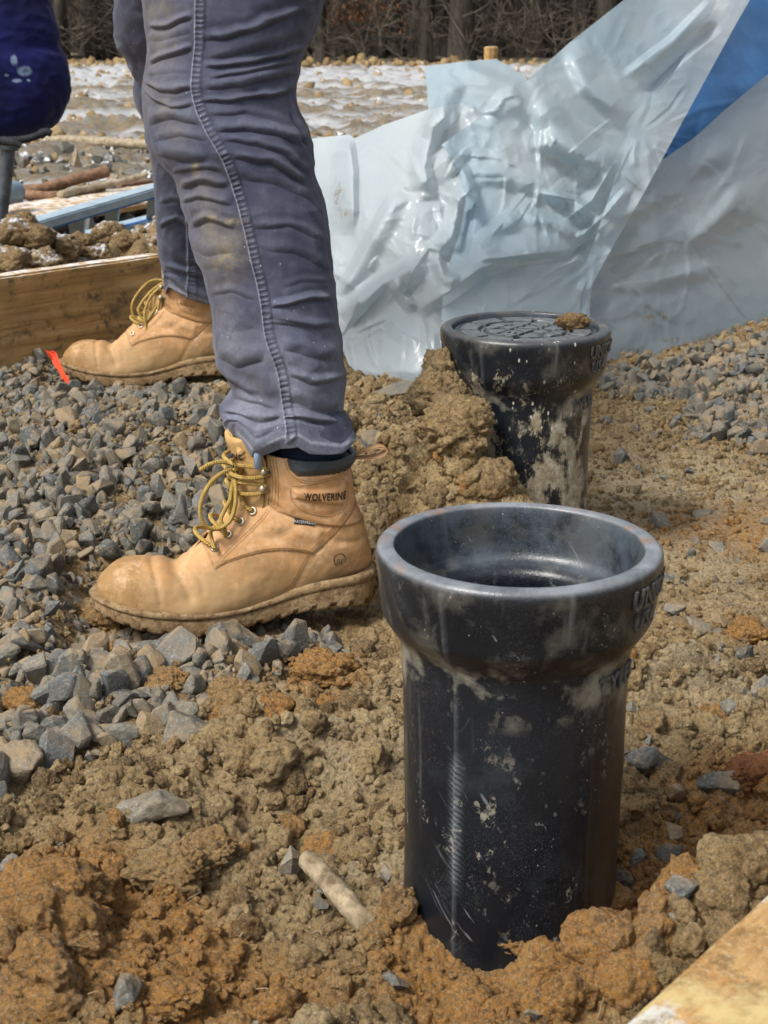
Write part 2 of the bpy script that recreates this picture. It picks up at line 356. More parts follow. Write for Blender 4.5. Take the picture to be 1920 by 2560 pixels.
    h = m.math('ADD', m.math('MULTIPLY', m.noise(700, 3, 0.6, tco), 0.5), m.math('MULTIPLY', m.noise(60, 4, 0.6, tco), 0.8))
    return m.done(c, ro, m.bump(h, 0.45, 0.0012), Specular_IOR_Level=0.5)
M_IRON = iron_mat('black_coated_cast_iron'); M_IRONMUD = iron_mat('black_cast_iron_splashed_with_mud', 1.0)
def lid_mat():
    m = Mat('wet_black_iron_lid')
    c = m.mix(m.ramp(m.noise(60, 5, 0.7), [(0.5, 0.0), (0.7, 0.5)]), (.045, .052, .056), (.16, .16, .14))
    return m.done(c, 0.36, m.bump(m.noise(400, 3), 0.3, 0.001), Specular_IOR_Level=0.6)
M_LID = lid_mat()

def wood_mat(name, pale=False, axis_rot=0.0, paint=False):
    m = Mat(name); v = m.tc.outputs['Object']
    gr = m.noise(1.0, 6, 0.65, m.mapv((3.5, 60, 60), v), dist=0.6)
    c = m.ramp(gr, [(0.28, (.20, .105, .035)), (0.48, (.40, .235, .085)), (0.62, (.50, .32, .14)), (0.8, (.58, .41, .215))])
    wr = m.noise(1.0, 5, 0.6, m.mapv((8, 30, 12), v))
    c = m.mix(m.ramp(wr, [(0.56, 0.0), (0.66, 0.75)]), c, (.16, .10, .05))
    drip = m.noise(1.0, 5, 0.6, m.mapv((34, 34, 5), v))
    c = m.mix(m.ramp(drip, [(0.57, 0.0), (0.67, 0.7)]), c, (.11, .08, .05))
    c = m.mix(m.ramp(m.noise(30, 5, 0.7, v), [(0.57, 0), (0.66, 0.85)]), c, (.075, .06, .045)); c = m.mix(m.ramp(m.noise(7, 6, 0.75, v), [(0.48, 0), (0.66, 0.6)]), c, (.20, .13, .06))
    if paint:
        c = m.mix(m.ramp(m.noise(9, 6, 0.7, m.mapv((1, 1, 1), v, (0.3, 4.2, 0.5))), [(0.57, 0), (0.62, 0.8)]), c, (.52, .54, .50)); c = m.mix(m.ramp(m.noise(16, 6, 0.8, v), [(0.45, 0), (0.58, 0.8)]), c, (.30, .145, .04)); c = m.mix(m.ramp(m.noise(70, 6, 0.8, v), [(0.5, 0), (0.62, 0.75)]), c, (.13, .085, .04)); c = m.mix(m.ramp(m.noise(240, 4, 0.8, v), [(0.52, 0), (0.7, 0.6)]), c, (.50, .42, .24))
        c = m.mix(m.ramp(m.noise(14, 5, 0.7, m.mapv((1, 1, 1), v, (2.3, 1.2, 0.5))), [(0.50, 0), (0.6, 0.7)]), c, (.52, .42, .19))
    else:
        up = m.n('ShaderNodeSeparateXYZ'); m.l(m.geo.outputs['Normal'], up.inputs[0])
        fr = m.math('MULTIPLY', m.ramp(up.outputs['Z'], [(0.6, 0.0), (0.9, 1.0)]), m.ramp(m.noise(34, 6, 0.75, v), [(0.44, 0.0), (0.56, 0.8)]))
        c = m.mix(fr, c, (.70, .70, .68))
    return m.done(c, 0.8, m.bump(m.math('ADD', gr, m.math('MULTIPLY', m.noise(160, 4, 0.7, v), 0.3)), 0.5, 0.0025), Specular_IOR_Level=0.25)
M_WOOD = wood_mat('weathered_form_lumber'); M_WOODPAINT = wood_mat('lumber_with_old_paint', paint=True)

def simple(name, c1, c2, sc, rough=0.7, bump=0.4, bd=0.002, bs=None, spec=0.3, stretch=(1, 1, 1), obj_space=True, lo=0.35, hi=0.65):
    m = Mat(name); v = m.mapv(stretch, m.tc.outputs['Object'] if obj_space else m.pos)
    n = m.noise(sc, 5, 0.65, v)
    return m.done(m.ramp(n, [(lo, c1), (hi, c2)]), rough, m.bump(m.noise(bs or sc * 4, 5, 0.7, v), bump, bd), Specular_IOR_Level=spec)
M_LIDTOP = simple('lid_blocks_painted_sheen', (.075, .085, .092), (.16, .17, .17), 110, .33, .3, .0008, spec=.6)  # lighter grey paints the sky reflections on the raised parts into the colour

# ------------------------------------------------------------ ground
BOOT = dict(o=(-0.1692, 1.6683, -0.0229), yaw=0.1527)
BOOT2 = dict(o=(-0.433, 2.83, -0.016), yaw=0.02)
PIPE1 = (0.094, 1.040); PIPE2 = (0.166, 1.826)
def gpoly(pts): return np.array([tuple(G(u, v))[:2] for u, v in pts])
GRAVEL_L = gpoly([(-900, 880), (150, 905), (560, 960), (660, 1050), (650, 1250), (760, 1450), (940, 1520), (910, 1610), (770, 1660), (650, 1700), (570, 1790), (480, 1880), (200, 1890), (0, 1950), (-600, 2000)])
GRAVEL_R = gpoly([(1470, 935), (1640, 905), (1920, 840), (2500, 790), (2500, 1160), (1900, 1135), (1720, 1090), (1740, 1010), (1600, 990), (1490, 975)])
def gravel_mask(x, y, soft=0.05):
    p = np.stack([x, y, 0 * x], 1); wob = np.stack([noise(p, 9, 31), noise(p, 9, 33)], 1) * soft
    wob2 = np.stack([noise(p, 28, 35), noise(p, 28, 37)], 1) * soft * 0.5
    q = np.stack([x, y], 1) + wob + wob2
    return inpoly(GRAVEL_L, q[:, 0], q[:, 1]) | inpoly(GRAVEL_R, q[:, 0], q[:, 1])
BUMPS = [  # x, y, sx, sy, turn, height
    (0.085, 1.715, 0.085, 0.075, 0.2, 0.135), (0.055, 1.77, 0.05, 0.05, 0, 0.05), (0.02, 1.60, 0.09, 0.07, 0, 0.030), (0.150, 1.665, 0.05, 0.035, 0, 0.045),
    (0.135, 0.885, 0.050, 0.030, 0.25, 0.055), (0.215, 0.900, 0.060, 0.036, 0.2, 0.085), (0.305, 0.955, 0.075, 0.055, 0.3, 0.115), (0.14, 0.80, 0.14, 0.05, 0.1, 0.035),
    (0.045, 0.930, 0.045, 0.045, 0, -0.020), (0.27, 1.14, 0.07, 0.06, 0, -0.025),
    (-0.255, 0.925, 0.075, 0.055, 0, 0.050), (-0.02, 0.82, 0.09, 0.05, 0, 0.020), (-0.13, 0.84, 0.05, 0.04, 0, -0.022),
    (-0.100, 1.255, 0.055, 0.040, 0.3, 0.042), (-0.065, 1.155, 0.055, 0.040, 0.2, -0.030), (0.01, 1.25, 0.06, 0.06, 0, 0.018),
    (-0.20, 1.16, 0.07, 0.05, 0, 0.012), (0.30, 1.42, 0.10, 0.10, 0, 0.02), (0.42, 1.22, 0.09, 0.10, 0, 0.035)]
def boot_press(x, y, b, half):
    dx, dy = x - b['o'][0], y - b['o'][1]; c, s = math.cos(b['yaw']), math.sin(b['yaw'])
    l, t = -c * dx - s * dy, s * dx - c * dy
    return (1 - sm(0.16, 0.21, np.abs(l))) * (1 - sm(half, half + 0.05, np.abs(t)))
def base_h(x, y):
    p = np.stack([x, y, 0 * x], 1)
    h = 0.014 * noise(p, 3.1, 1) + 0.008 * noise(p, 8, 2)
    for bx, by, sx, sy, a, amp in BUMPS:
        dx, dy = x - bx, y - by; c, s = math.cos(a), math.sin(a)
        h = h + amp * np.exp(-((dx * c + dy * s) / sx) ** 2 / 1.0 - ((-dx * s + dy * c) / sy) ** 2 / 1.0)
    # the old board edge pressed in the clay right of the pipe leaves a dark slot
    sl, _, t = seg_dist(x, y, [tuple(G(1580, 1755))[:2], tuple(G(1660, 1735))[:2], tuple(G(1770, 1715))[:2]])
    h = h - 0.022 * np.exp(-(sl / 0.006) ** 2) + 0.012 * np.exp(-((sl - 0.02) / 0.012) ** 2)
    for b, lvl in ((BOOT, -0.036), (BOOT2, -0.027)):
        k = boot_press(x, y, b, 0.135); h = h * (1 - k) + lvl * k
    far = sm(2.3, 3.2, y); return h * (1 - 0.6 * far)
def height(x, y, detail=True):
    h = base_h(x, y); g = gravel_mask(x, y).astype(float)
    h = h - 0.006 * g
    if detail:
        p = np.stack([x, y, 0 * x], 1)
        wx, wy = x + 0.010 * noise(p, 30, 5) + 0.004 * noise(p, 90, 7), y + 0.010 * noise(p, 30, 6) + 0.004 * noise(p, 90, 8)
        k = (1 - 0.75 * g) * (0.7 + 0.6 * np.clip(noise(p, 6, 9) + 0.3, 0, 1))
        flat = 1 - 0.45 * sm(1.3, 1.7, y) * sm(0.18, 0.3, x)
        k = k * flat
        cr1 = np.clip(1 - np.abs(noise(np.stack([wx, wy, 0 * x], 1), 17, 13)) * 5, 0, 1) ** 2
        wp = np.stack([wx, wy, 0 * x + .37], 1)
        h = h + k * (0.016 * lumps(wx, wy, 0.066, 1) + 0.009 * cells3(wp, 1 / .036, 2) + 0.0055 * cells3(wp, 1 / .018, 3) + 0.0028 * cells3(wp, 1 / .0095, 4) - 0.019 - 0.008 * cr1)
        h = h + k * (0.005 * fbm(p, 42, 3, 11, 0.5))
    return h
def h1(x, y): return float(height(np.array([float(x)]), np.array([float(y)]), False)[0])
def ochre(x, y):
    o = 0
    for u, v, r in ((150, 2290, .085), (60, 2420, .09), (1450, 2290, .07), (1560, 2260, .08), (1760, 2180, .09), (1250, 2430, .07), (600, 2500, .06), (330, 2380, .05), (811, 1690, .05), (1870, 1590, .05), (1880, 1980, .07), (1450, 2420, .06), (1780, 1330, .10), (1300, 2520, .05), (1080, 2350, .03), (300, 1010, .05)):
        q = G(u, v); o = o + np.exp(-((x - q.x) ** 2 + (y - q.y) ** 2) / (r * r))
    return np.clip(o, 0, 1)
def pale(x, y):
    o = 0
    for u, v, r in ((800, 1900, .09), (760, 1720, .08), (900, 2150, .06), (1700, 1420, .12), (1650, 1720, .09), (1600, 1250, .14), (900, 1050, .12), (850, 1330, .07), (1750, 1180, .15)):
        q = G(u, v); o = o + .8 * np.exp(-((x - q.x) ** 2 + (y - q.y) ** 2) / (r * r))
    return np.clip(o, 0, .9)
NX, NY = 760, 760
yy = 0.55 * np.exp(np.linspace(0, math.log(4.3 / 0.55), NY)); ss = np.linspace(-1, 1, NX)
YY, SS = np.meshgrid(yy, ss); XX = np.sign(SS) * (np.minimum(np.abs(SS), .9) / .9 * (0.33 * YY + 0.10) + np.clip((np.abs(SS) - .9) / .1, 0, 1) ** 1.5 * .9)
gx, gy = XX.ravel(), YY.ravel(); gz = height(gx, gy)
pp = np.stack([gx, gy, gz], 1)
tn = np.clip(0.5 + 0.35 * fbm(pp, 14, 3, 41), 0, 1)
me = mesh_np('clay_ground', pp, grid_faces(NX, NY), True, tn); attr(me, 'ochre', ochre(gx, gy)); attr(me, 'pale', pale(gx, gy))
ground = tag(obj('clay_ground', me, M_CLAY), 'lumpy tan and ochre clay soil dug up round the two iron pipes', kind='structure')

sx_, sy_ = np.meshgrid(np.linspace(-60, 60, 241), np.linspace(-8, 60, 137), indexing='ij'); sx_, sy_ = sx_.ravel(), sy_.ravel(); sq = np.stack([sx_, sy_, 0 * sx_], 1)
me = mesh_np('soil', np.stack([sx_, sy_, -.17 + .03 * noise(sq, .7, 3)], 1), grid_faces(241, 137), True, np.full(len(sx_), .4)); tag(obj('soil', me, M_CLAY), 'bare soil all round the work site', kind='structure')

# the wide field beyond, with snow lying in its ruts
fy = np.r_[np.linspace(3.4, 9, 200), np.linspace(9.03, 22, 330), np.linspace(22.5, 90, 14)]; fx = np.linspace(-1, 1, 420)
FY, FX = np.meshgrid(fy, fx); FX = FX * (1.4 + 0.34 * FY); fxx, fyy = FX.ravel(), FY.ravel()
fp = np.stack([fxx * 0.16, fyy * 1.0, 0 * fxx], 1); fq = np.stack([fxx, fyy, 0 * fxx], 1); fw_ = np.stack([fxx * 0.5, fyy + 0.25 * noise(fq, 0.9, 50), 0 * fxx], 1)
rut = noise(fp, 1.9, 51) + 0.8 * noise(fw_ * np.array([.5, 1, 1]), 3.3, 52); rough = fbm(fq, 5, 4, 53, 0.6)
amp = sm(5.0, 9.0, fyy); fz = -0.045 + 0.035 * amp + amp * 0.045 * rut + (0.012 + 0.030 * amp) * rough + 0.02 * amp * lumps(fxx, fyy, 0.28, 9) - 0.05 * (1 - sm(3.4, 4.4, fyy))
snow = np.clip(0.66 - 0.55 * rut - 0.30 * rough, 0, 1) * (0.25 + 0.75 * sm(6.8, 9.5, fyy)) + 0.30 * np.exp(-((fyy - 6.2) / 0.6) ** 2 - ((fxx + 1.3) / 0.9) ** 2)
snow *= 1 - 0.55 * np.exp(-((fyy - 8.2) / 0.6) ** 2)
snow += 0.30 * sm(13, 15, fyy) * (1 - sm(17.5, 18.8, fyy)); snow *= 1 - sm(18.6, 19.6, fyy)
me = mesh_np('field', np.stack([fxx, fyy, fz], 1), grid_faces(420, len(fy))); attr(me, 'snow', snow)
field = tag(obj('field', me, M_FIELD), 'rutted muddy field with strips of snow reaching to the wood', kind='structure')
def field_h(x, y): return np.interp(y, [3.4, 4.4, 9], [-.095, -.045, -.01])

# ------------------------------------------------------------ clods and stones: shapes
def hull_mesh(n, asp, bev=0.0, seed=0):
    r = random.Random(seed); bm = bmesh.new()
    for k in range(n):
        v = Vector((r.gauss(0, 1), r.gauss(0, 1), r.gauss(0, 1))).normalized() * r.uniform(0.82, 1.12)
        bm.verts.new((v.x * asp[0], v.y * asp[1], v.z * asp[2]))
    res = bmesh.ops.convex_hull(bm, input=bm.verts)
    bmesh.ops.delete(bm, geom=list({g for g in res['geom_interior'] if isinstance(g, bmesh.types.BMVert)}), context='VERTS')
    bmesh.ops.dissolve_limit(bm, angle_limit=R(14), verts=bm.verts, edges=bm.edges)
    if bev: bmesh.ops.bevel(bm, geom=list(bm.edges), offset=bev, segments=1, affect='EDGES', clamp_overlap=True)
    return bm
def bm_np(bm):
    bmesh.ops.triangulate(bm, faces=bm.faces); bm.verts.index_update()
    V = np.array([v.co[:] for v in bm.verts]); Fa = np.array([[v.index for v in f.verts] for f in bm.faces]); bm.free(); return V, Fa
SHARD = [bm_np(hull_mesh(13, (1, random.uniform(.65, .95), random.uniform(.5, .8)), 0.0, k)) for k in range(24)]
CHIP = [bm_np(hull_mesh(12, (1, random.uniform(.65, .95), random.uniform(.5, .8)), 0.10, 40 + k)) for k in range(24)]
def big_stone(seed, asp, rough=0.05, cuts=9, n=15):
    bm = hull_mesh(n, asp, 0.05, 300 + seed)
    bmesh.ops.triangulate(bm, faces=bm.faces)
    bmesh.ops.subdivide_edges(bm, edges=[e for e in bm.edges if e.calc_length() > 0.22], cuts=cuts // 2, use_grid_fill=True)
    bmesh.ops.triangulate(bm, faces=bm.faces)
    bmesh.ops.subdivide_edges(bm, edges=[e for e in bm.edges if e.calc_length() > 0.09], cuts=1, use_grid_fill=True)
    for _ in range(2): bmesh.ops.smooth_vert(bm, verts=bm.verts, factor=0.35, use_axis_x=True, use_axis_y=True, use_axis_z=True)
    V, Fa = bm_np(bm); L = np.linalg.norm(V, axis=1)[:, None]
    V = V + V / L * (rough * fbm(V, 2.2, 4, seed))[:, None] + rough * 0.5 * np.stack([fbm(V, 5, 3, seed + k) for k in (1, 2, 3)], 1)
    return V, Fa
def ico_np(sub):
    bm = bmesh.new(); bmesh.ops.create_icosphere(bm, subdivisions=sub, radius=1.0)
    bm.verts.ensure_lookup_table(); V = np.array([v.co[:] for v in bm.verts]); Fa = np.array([[v.index for v in f.verts] for f in bm.faces]); bm.free(); return V, Fa
ICO = {k: ico_np(k) for k in (1, 2, 3, 4, 5)}
def clod_np(sub, seed, asp=(1, 1, 1), crumb=1.0):
    V, Fa = ICO[sub]; q = V + 0.16 * np.stack([noise(V, 2.0, seed + 21), noise(V, 2.0, seed + 22), noise(V, 2.0, seed + 23)], 1)
    r = 0.74 + 0.40 * noise(V, 0.9, seed) + 0.14 * (0.4 - np.abs(noise(V, 2.1, seed + 5)))
    sd = seed % 50
    if sub >= 2: r = r + crumb * 0.24 * cells3(q, 1.7, sd)
    if sub >= 3: r = r + crumb * 0.15 * cells3(q, 3.6, sd + 3)
    if sub >= 4: r = r + crumb * 0.10 * cells3(q, 7.5, sd + 7)
    if sub >= 5: r = r + crumb * 0.060 * cells3(q, 15.0, sd + 9)
    r = r + 0.05 * noise(V, 6, seed + 31) * (sub >= 3)
    return V * r[:, None] * np.asarray(asp), Fa
CRUMB = {1: [clod_np(1, 10 + k, (1, .85, .75)) for k in range(16)], 2: [clod_np(2, 40 + k, (1, .85, .75)) for k in range(16)], 3: [clod_np(4, 70 + k, (1, .88, .75)) for k in range(14)]}
def scatter_np(shapes, pos, rad, flat=1.0):
    Vs, Fs, T, n = [], [], [], 0; OC = []
    for p, r in zip(pos, rad):
        V, Fa = shapes[random.randrange(len(shapes))]
        M = rotm(random.uniform(-.6, .6) if flat < 1 else random.uniform(0, 6.3), random.uniform(-.6, .6) if flat < 1 else random.uniform(0, 6.3), random.uniform(0, 6.3))
        Vs.append((V * r) @ M.T + p); Fs.append(Fa + n); n += len(V); T.append(np.full(len(V), random.random()))
    return np.concatenate(Vs), np.concatenate(Fs), np.concatenate(T)
def rand_xy(n, y0, y1, k=0.30, c=0.10):
    y = np.sqrt(RNG.uniform(y0 * y0, y1 * y1, n)); x = RNG.uniform(-1, 1, n) * (k * y + c); return x, y
def off_pipes(x, y):
    m = np.ones(len(x), bool)
    for cx, cy in (PIPE1, PIPE2): m &= np.hypot(x - cx, y - cy) > 0.092
    return m
def off_boots(x, y): return (boot_press(x, y, BOOT, 0.05) < 0.6) & (boot_press(x, y, BOOT2, 0.05) < 0.6)

# ------------------------------------------------------------ where the stones that stand out lie
def seat(u, v, w, sink=0.3):
    z = 0.0
    for _ in range(8):
        q = G(u, v, z); z = h1(q.x, q.y)
    d = math.sqrt(q.x ** 2 + q.y ** 2 + (z - HC) ** 2); r = w / 2 * d / FPX
    return Vector((q.x, q.y, z + r * (0.55 - sink))), r
BIGROCKS = [
 (289, 1712, 122, .50, (1, .9, .62), 'large flat grey-green stone with rounded corners below the near boot toe'),
 (372, 1652, 108, .52, (1, .85, .7), 'tan dusted stone under the near boot toe, right of a tall pointed stone'),
 (207, 1660, 100, .46, (.75, 1.1, .9), 'tall pointed grey stone leaning up left of the large flat stone below the near boot'),
 (573, 1635, 135, .85, (1, .8, .75), 'blocky tan stone with a square side right under the sole of the near boot'),
 (455, 1850, 140, .55, (1, .8, .72), 'big smooth wedge-shaped grey stone at the front edge of the gravel, beside the clay'),
 (313, 1838, 150, .02, (1.05, .6, .6), 'long dark slate stone with clay crumbs on top, left of the smooth wedge stone'),
 (211, 1795, 96, .24, (.8, .9, .85), 'egg-shaped brown-grey stone standing left of the long dark slate stone'),
 (52, 1925, 128, .30, (1, .95, .7), 'large stone with ochre clay on its face at the left picture edge below the gravel'),
 (480, 1735, 85, .82, (.62, .8, 1.15), 'upright tan slab standing on edge with a clod of clay against it'),
 (562, 1716, 68, .28, (1, .9, .9), 'blue-grey round stone with an orange clay spot, under the blocky tan stone'),
 (386, 2035, 140, .52, (1.1, .7, .6), 'single broken olive stone with a wet dark face lying alone in the clay'),
 (135, 1838, 96, .46, (1, .8, .6), 'low flat stone under ochre crumbs beside the left gravel edge'),
 (14, 1818, 70, .12, (1, .9, .8), 'dark blue-grey stone cut by the left picture edge in the gravel'),
 (560, 1770, 60, .10, (.7, .8, 1), 'dark wet slate stone in the gap beside the upright tan slab'),
 (313, 2490, 96, .02, (1, .8, .8), 'dark stone half buried in the clay at the bottom of the picture'),
 (28, 2175, 62, .14, (.9, .8, .9), 'grey-blue stone set in clay above the orange heap at the left edge'),
 (1698, 2345, 74, .34, (1, .85, 1), 'pale grey stone sitting on the orange heap near the corner plank'),
 (1584, 2156, 74, .44, (1, .85, .8), 'round grey stone right behind the orange heap, beside the foot of the open pipe'),
 (1668, 2146, 74, .36, (1, .85, .8), 'angular grey stone second to the right from the foot of the open pipe'),
 (1566, 2200, 56, .52, (1.2, .7, .6), 'small pale grey stone touching the foot of the open pipe on its right'),
 (1646, 1316, 56, .30, (.9, .8, 1.1), 'upright grey stone just right of the open pipe rim'),
 (1600, 1905, 92, .86, (1.15, .7, .6), 'smooth tan cobble lying against the right side of the open pipe'),
 (1808, 1972, 96, .55, (1.15, .75, .75), 'olive grey stone wrapped in clay, right of the smooth tan cobble'),
 (1866, 1648, 66, .54, (1, .8, .9), 'pale grey stone with a brown spot on the clay at the right'),
 (1685, 1985, 46, .52, (.8, .7, 1), 'small white-grey stone below the smooth tan cobble'),
 (1680, 1530, 52, .60, (1.2, .8, .6), 'thin pale stone flake on the clay right of the bell of the open pipe'),
 (1740, 1575, 62, .76, (1.1, .8, .7), 'tan cracked stone lying by the pale flake right of the open pipe'),
 (975, 990, 110, .30, (1.3, .8, .35), 'flat grey slab of stone lying at the lower corner of the plastic sheet'),
 (930, 1115, 92, .24, (1.1, .8, .55), 'rounded grey stone pressed into the clay behind the near trouser hem'),
 (1085, 1245, 90, .80, (1.2, .8, .4), 'flat tan stone in front of the clay heap, behind the rim of the open pipe')]
ROCKAT = [(seat(u, v, w_)) for u, v, w_, *_ in BIGROCKS] + [seat(78, 1780, 112), seat(425, 1725, 120), seat(280, 1640, 62)]
def off_rocks(x, y, k=1.0):
    m = np.ones(len(x), bool)
    for q, r in ROCKAT: m &= np.hypot(x - q.x, y - q.y) > r * k
    return m

# ------------------------------------------------------------ the gravel
gb_x, gb_y = np.meshgrid(np.linspace(-1.3, 1.6, 240), np.linspace(1.2, 3.9, 200), indexing='ij')
bx, by = gb_x.ravel(), gb_y.ravel(); gm = gravel_mask(bx, by)
bz = np.where(gm, height(bx, by, False) + 0.004, height(bx, by, False) - 0.03)
fa = grid_faces(240, 200); fa = fa[gm[fa].any(1)]
gravel_bed = tag(obj('gravel_bed', mesh_np('gravel_bed', np.stack([bx, by, bz], 1), fa, True, np.full(len(bx), 0.35)), M_CLAY), 'beds of grey crushed stone with clay between the pieces', kind='structure')
x, y = rand_xy(60000, 1.15, 3.9, 0.33, 0.10)
k = gravel_mask(x, y) & off_pipes(x, y) & off_rocks(x, y, 0.95); x, y = x[k], y[k]
rad = np.clip(RNG.lognormal(math.log(0.0076), 0.52, len(x)), 0.0028, 0.020) * (1 + 0.28 * (1 - sm(1.3, 1.6, y)))
bp = np.maximum(boot_press(x, y, BOOT, 0.115), boot_press(x, y, BOOT2, 0.085))
rad = np.where(bp > 0.3, np.minimum(rad, 0.0135), rad)
z = height(x, y, False) + rad * RNG.uniform(0.0, 0.9, len(x)) * np.where(bp > 0.3, 0.3, 1)
uu, vv = proj(np.stack([x, y, z], 1)); dist = np.sqrt(x * x + y * y + (z - HC) ** 2)
seen = (uu > -10) & (uu < 1930) & (vv < 2570)
score = np.where(seen & (bp < 0.3), rad / dist, 0) * (0.6 + 0.4 * RNG.random(len(x))); top = np.argsort(-score)[:290]
single = np.zeros(len(x), bool); single[top] = True
chip_me = []
for k, (V, Fa) in enumerate(CHIP):
    q = mesh_np('stone', V, Fa, False, np.full(len(V), k / 24)); q.materials.append(M_STONE); chip_me.append(q)
base_me = [mesh_np('gravel_shape', V, Fa, False, np.zeros(len(V))) for V, Fa in CHIP]
scatter_gn('loose_gravel', base_me, np.stack([x, y, z], 1)[~single], rad[~single] * 1.06, M_STONE, RNG.random((~single).sum()) ** 1.1, None, gravel_bed)
for i in top:
    s = obj('stone', random.choice(chip_me), None, gravel_bed, (x[i], y[i], z[i] + 0.3 * rad[i])); r = rad[i] * 1.15
    s.scale = (r, r, r); s.rotation_euler = (random.uniform(0, 6.3), random.uniform(0, 6.3), random.uniform(0, 6.3))

# ------------------------------------------------------------ loose clods on the clay
def clay_points(n, y0, y1):
    x, y = rand_xy(n, y0, y1); k = ~gravel_mask(x, y, 0.07) & off_pipes(x, y) & off_boots(x, y); return x[k], y[k]
gxx, gyy = rand_xy(26000, 1.2, 3.6); k = gravel_mask(gxx, gyy, .08) & off_boots(gxx, gyy) & off_pipes(gxx, gyy); gxx, gyy = gxx[k], gyy[k]
k = noise(np.stack([gxx, gyy, 0 * gxx], 1), 7, 17) > -.12; gxx, gyy = gxx[k], gyy[k]
x1, y1 = clay_points(64000, 0.62, 3.6); r1 = np.clip(RNG.lognormal(math.log(0.0026), 0.5, len(x1)), 0.0012, 0.0075) * (0.75 + 0.30 * y1)
x2, y2 = clay_points(5200, 0.62, 3.4); r2 = np.clip(RNG.lognormal(math.log(0.0074), 0.38, len(x2)), 0.004, 0.017)
kk = (y1 < 1.3) | (x1 < .18) | (RNG.random(len(x1)) < .45); x1, y1, r1 = x1[kk], y1[kk], r1[kk]; r1 = r1 * (1 - .35 * sm(1.3, 1.7, y1) * sm(.18, .3, x1))
fl = 1 - 0.5 * sm(1.3, 1.7, y2) * sm(0.18, 0.3, x2); r2 = r2 * fl
cm2 = [mesh_np('crumb_shape', V, Fa, False, np.zeros(len(V))) for V, Fa in CRUMB[2]]; cm3 = [mesh_np('crumb_shape', V, Fa, True, np.zeros(len(V))) for V, Fa in CRUMB[3]]
scatter_gn('crumbs', cm2, np.stack([x1, y1, height(x1, y1) + 0.35 * r1], 1), r1 * 1.1, M_CLAY, RNG.random(len(x1)), ochre(x1, y1), ground)
scatter_gn('crumbs', cm3, np.stack([x2, y2, height(x2, y2) + 0.10 * r2], 1), r2 * 1.1, M_CLAY, RNG.random(len(x2)), ochre(x2, y2), ground)
gr = np.clip(RNG.lognormal(math.log(.0034), .5, len(gxx)), .0015, .009)
scatter_gn('crumbs', cm2, np.stack([gxx, gyy, height(gxx, gyy, False) + RNG.uniform(.002, .012, len(gxx))], 1), gr, M_CLAY, RNG.random(len(gxx)), ochre(gxx, gyy), gravel_bed)
clod_me = []
BLOCKS = [big_stone(60 + k, (1, .85, .66), .10, 9, 11) for k in range(8)]
BLOCKS = [(V + .035 * np.stack([noise(V, 9, s_) for s_ in (1, 2, 3)], 1) + .05 * V * (cells3(V, 5, 8) - .5)[:, None], Fa) for V, Fa in BLOCKS]
for k, (V, Fa) in enumerate(CRUMB[3] + BLOCKS):
    q = mesh_np('clod', V, Fa, True, np.full(len(V), 0.25 + 0.6 * ((k * 5) % 14) / 14)); attr(q, 'ochre', np.full(len(V), 0.75 if k % 5 == 0 else 0.0)); q.materials.append(M_CLAY); clod_me.append(q)
och_me = [q for k, q in enumerate(clod_me) if k % 5 == 0]
x, y = clay_points(560, 0.66, 3.0); rr = np.clip(RNG.lognormal(math.log(0.0125), 0.35, len(x)), 0.007, 0.022) * (1 - 0.5 * sm(1.3, 1.7, y) * sm(0.18, 0.3, x))
# more of them on the heaps
for bxx, byy, sx, sy, a_, am in BUMPS:
    if am > 0.04:
        n = int(700 * am / 0.1 * 0.12); x = np.r_[x, RNG.normal(bxx, sx * 0.8, n)]; y = np.r_[y, RNG.normal(byy, sy * 0.8, n)]; rr = np.r_[rr, np.clip(RNG.lognormal(math.log(0.012), 0.4, n), 0.006, 0.024)]
k = off_pipes(x, y) & ~gravel_mask(x, y); x, y, rr = x[k], y[k], rr[k]
hz = height(x, y); oc = ochre(x, y)
uu, vv = proj(np.stack([x, y, hz], 1)); d = np.hypot(x, y); sc = np.where((uu > -10) & (uu < 1930) & (vv < 2575) & (vv > 850), rr / d, 0)
order = np.argsort(-sc)[:270]
for i in order:
    if sc[i] <= 0: continue
    s = obj('clod', random.choice(och_me if oc[i] > 0.45 else clod_me), None, ground, (x[i], y[i], hz[i] - rr[i] * 0.10))
    s.scale = (rr[i], rr[i], rr[i]); s.rotation_euler = (random.uniform(0, 6.3), random.uniform(0, 6.3), random.uniform(0, 6.3))
# grey pebbles lost in the clay
x, y = clay_points(1500, 0.65, 3.4); k = RNG.random(len(x)) < np.where(x > .15, 1.0, .6); x, y = x[k], y[k]; r = np.clip(RNG.lognormal(math.log(0.0066), 0.55, len(x)), 0.0025, 0.020)
V, Fa, T = scatter_np(SHARD, np.stack([x, y, height(x, y) + 0.25 * r], 1), r)
o = obj('pebbles', mesh_np('pebbles', V, Fa, False, T), M_STONE, ground); o['kind'] = 'stuff'

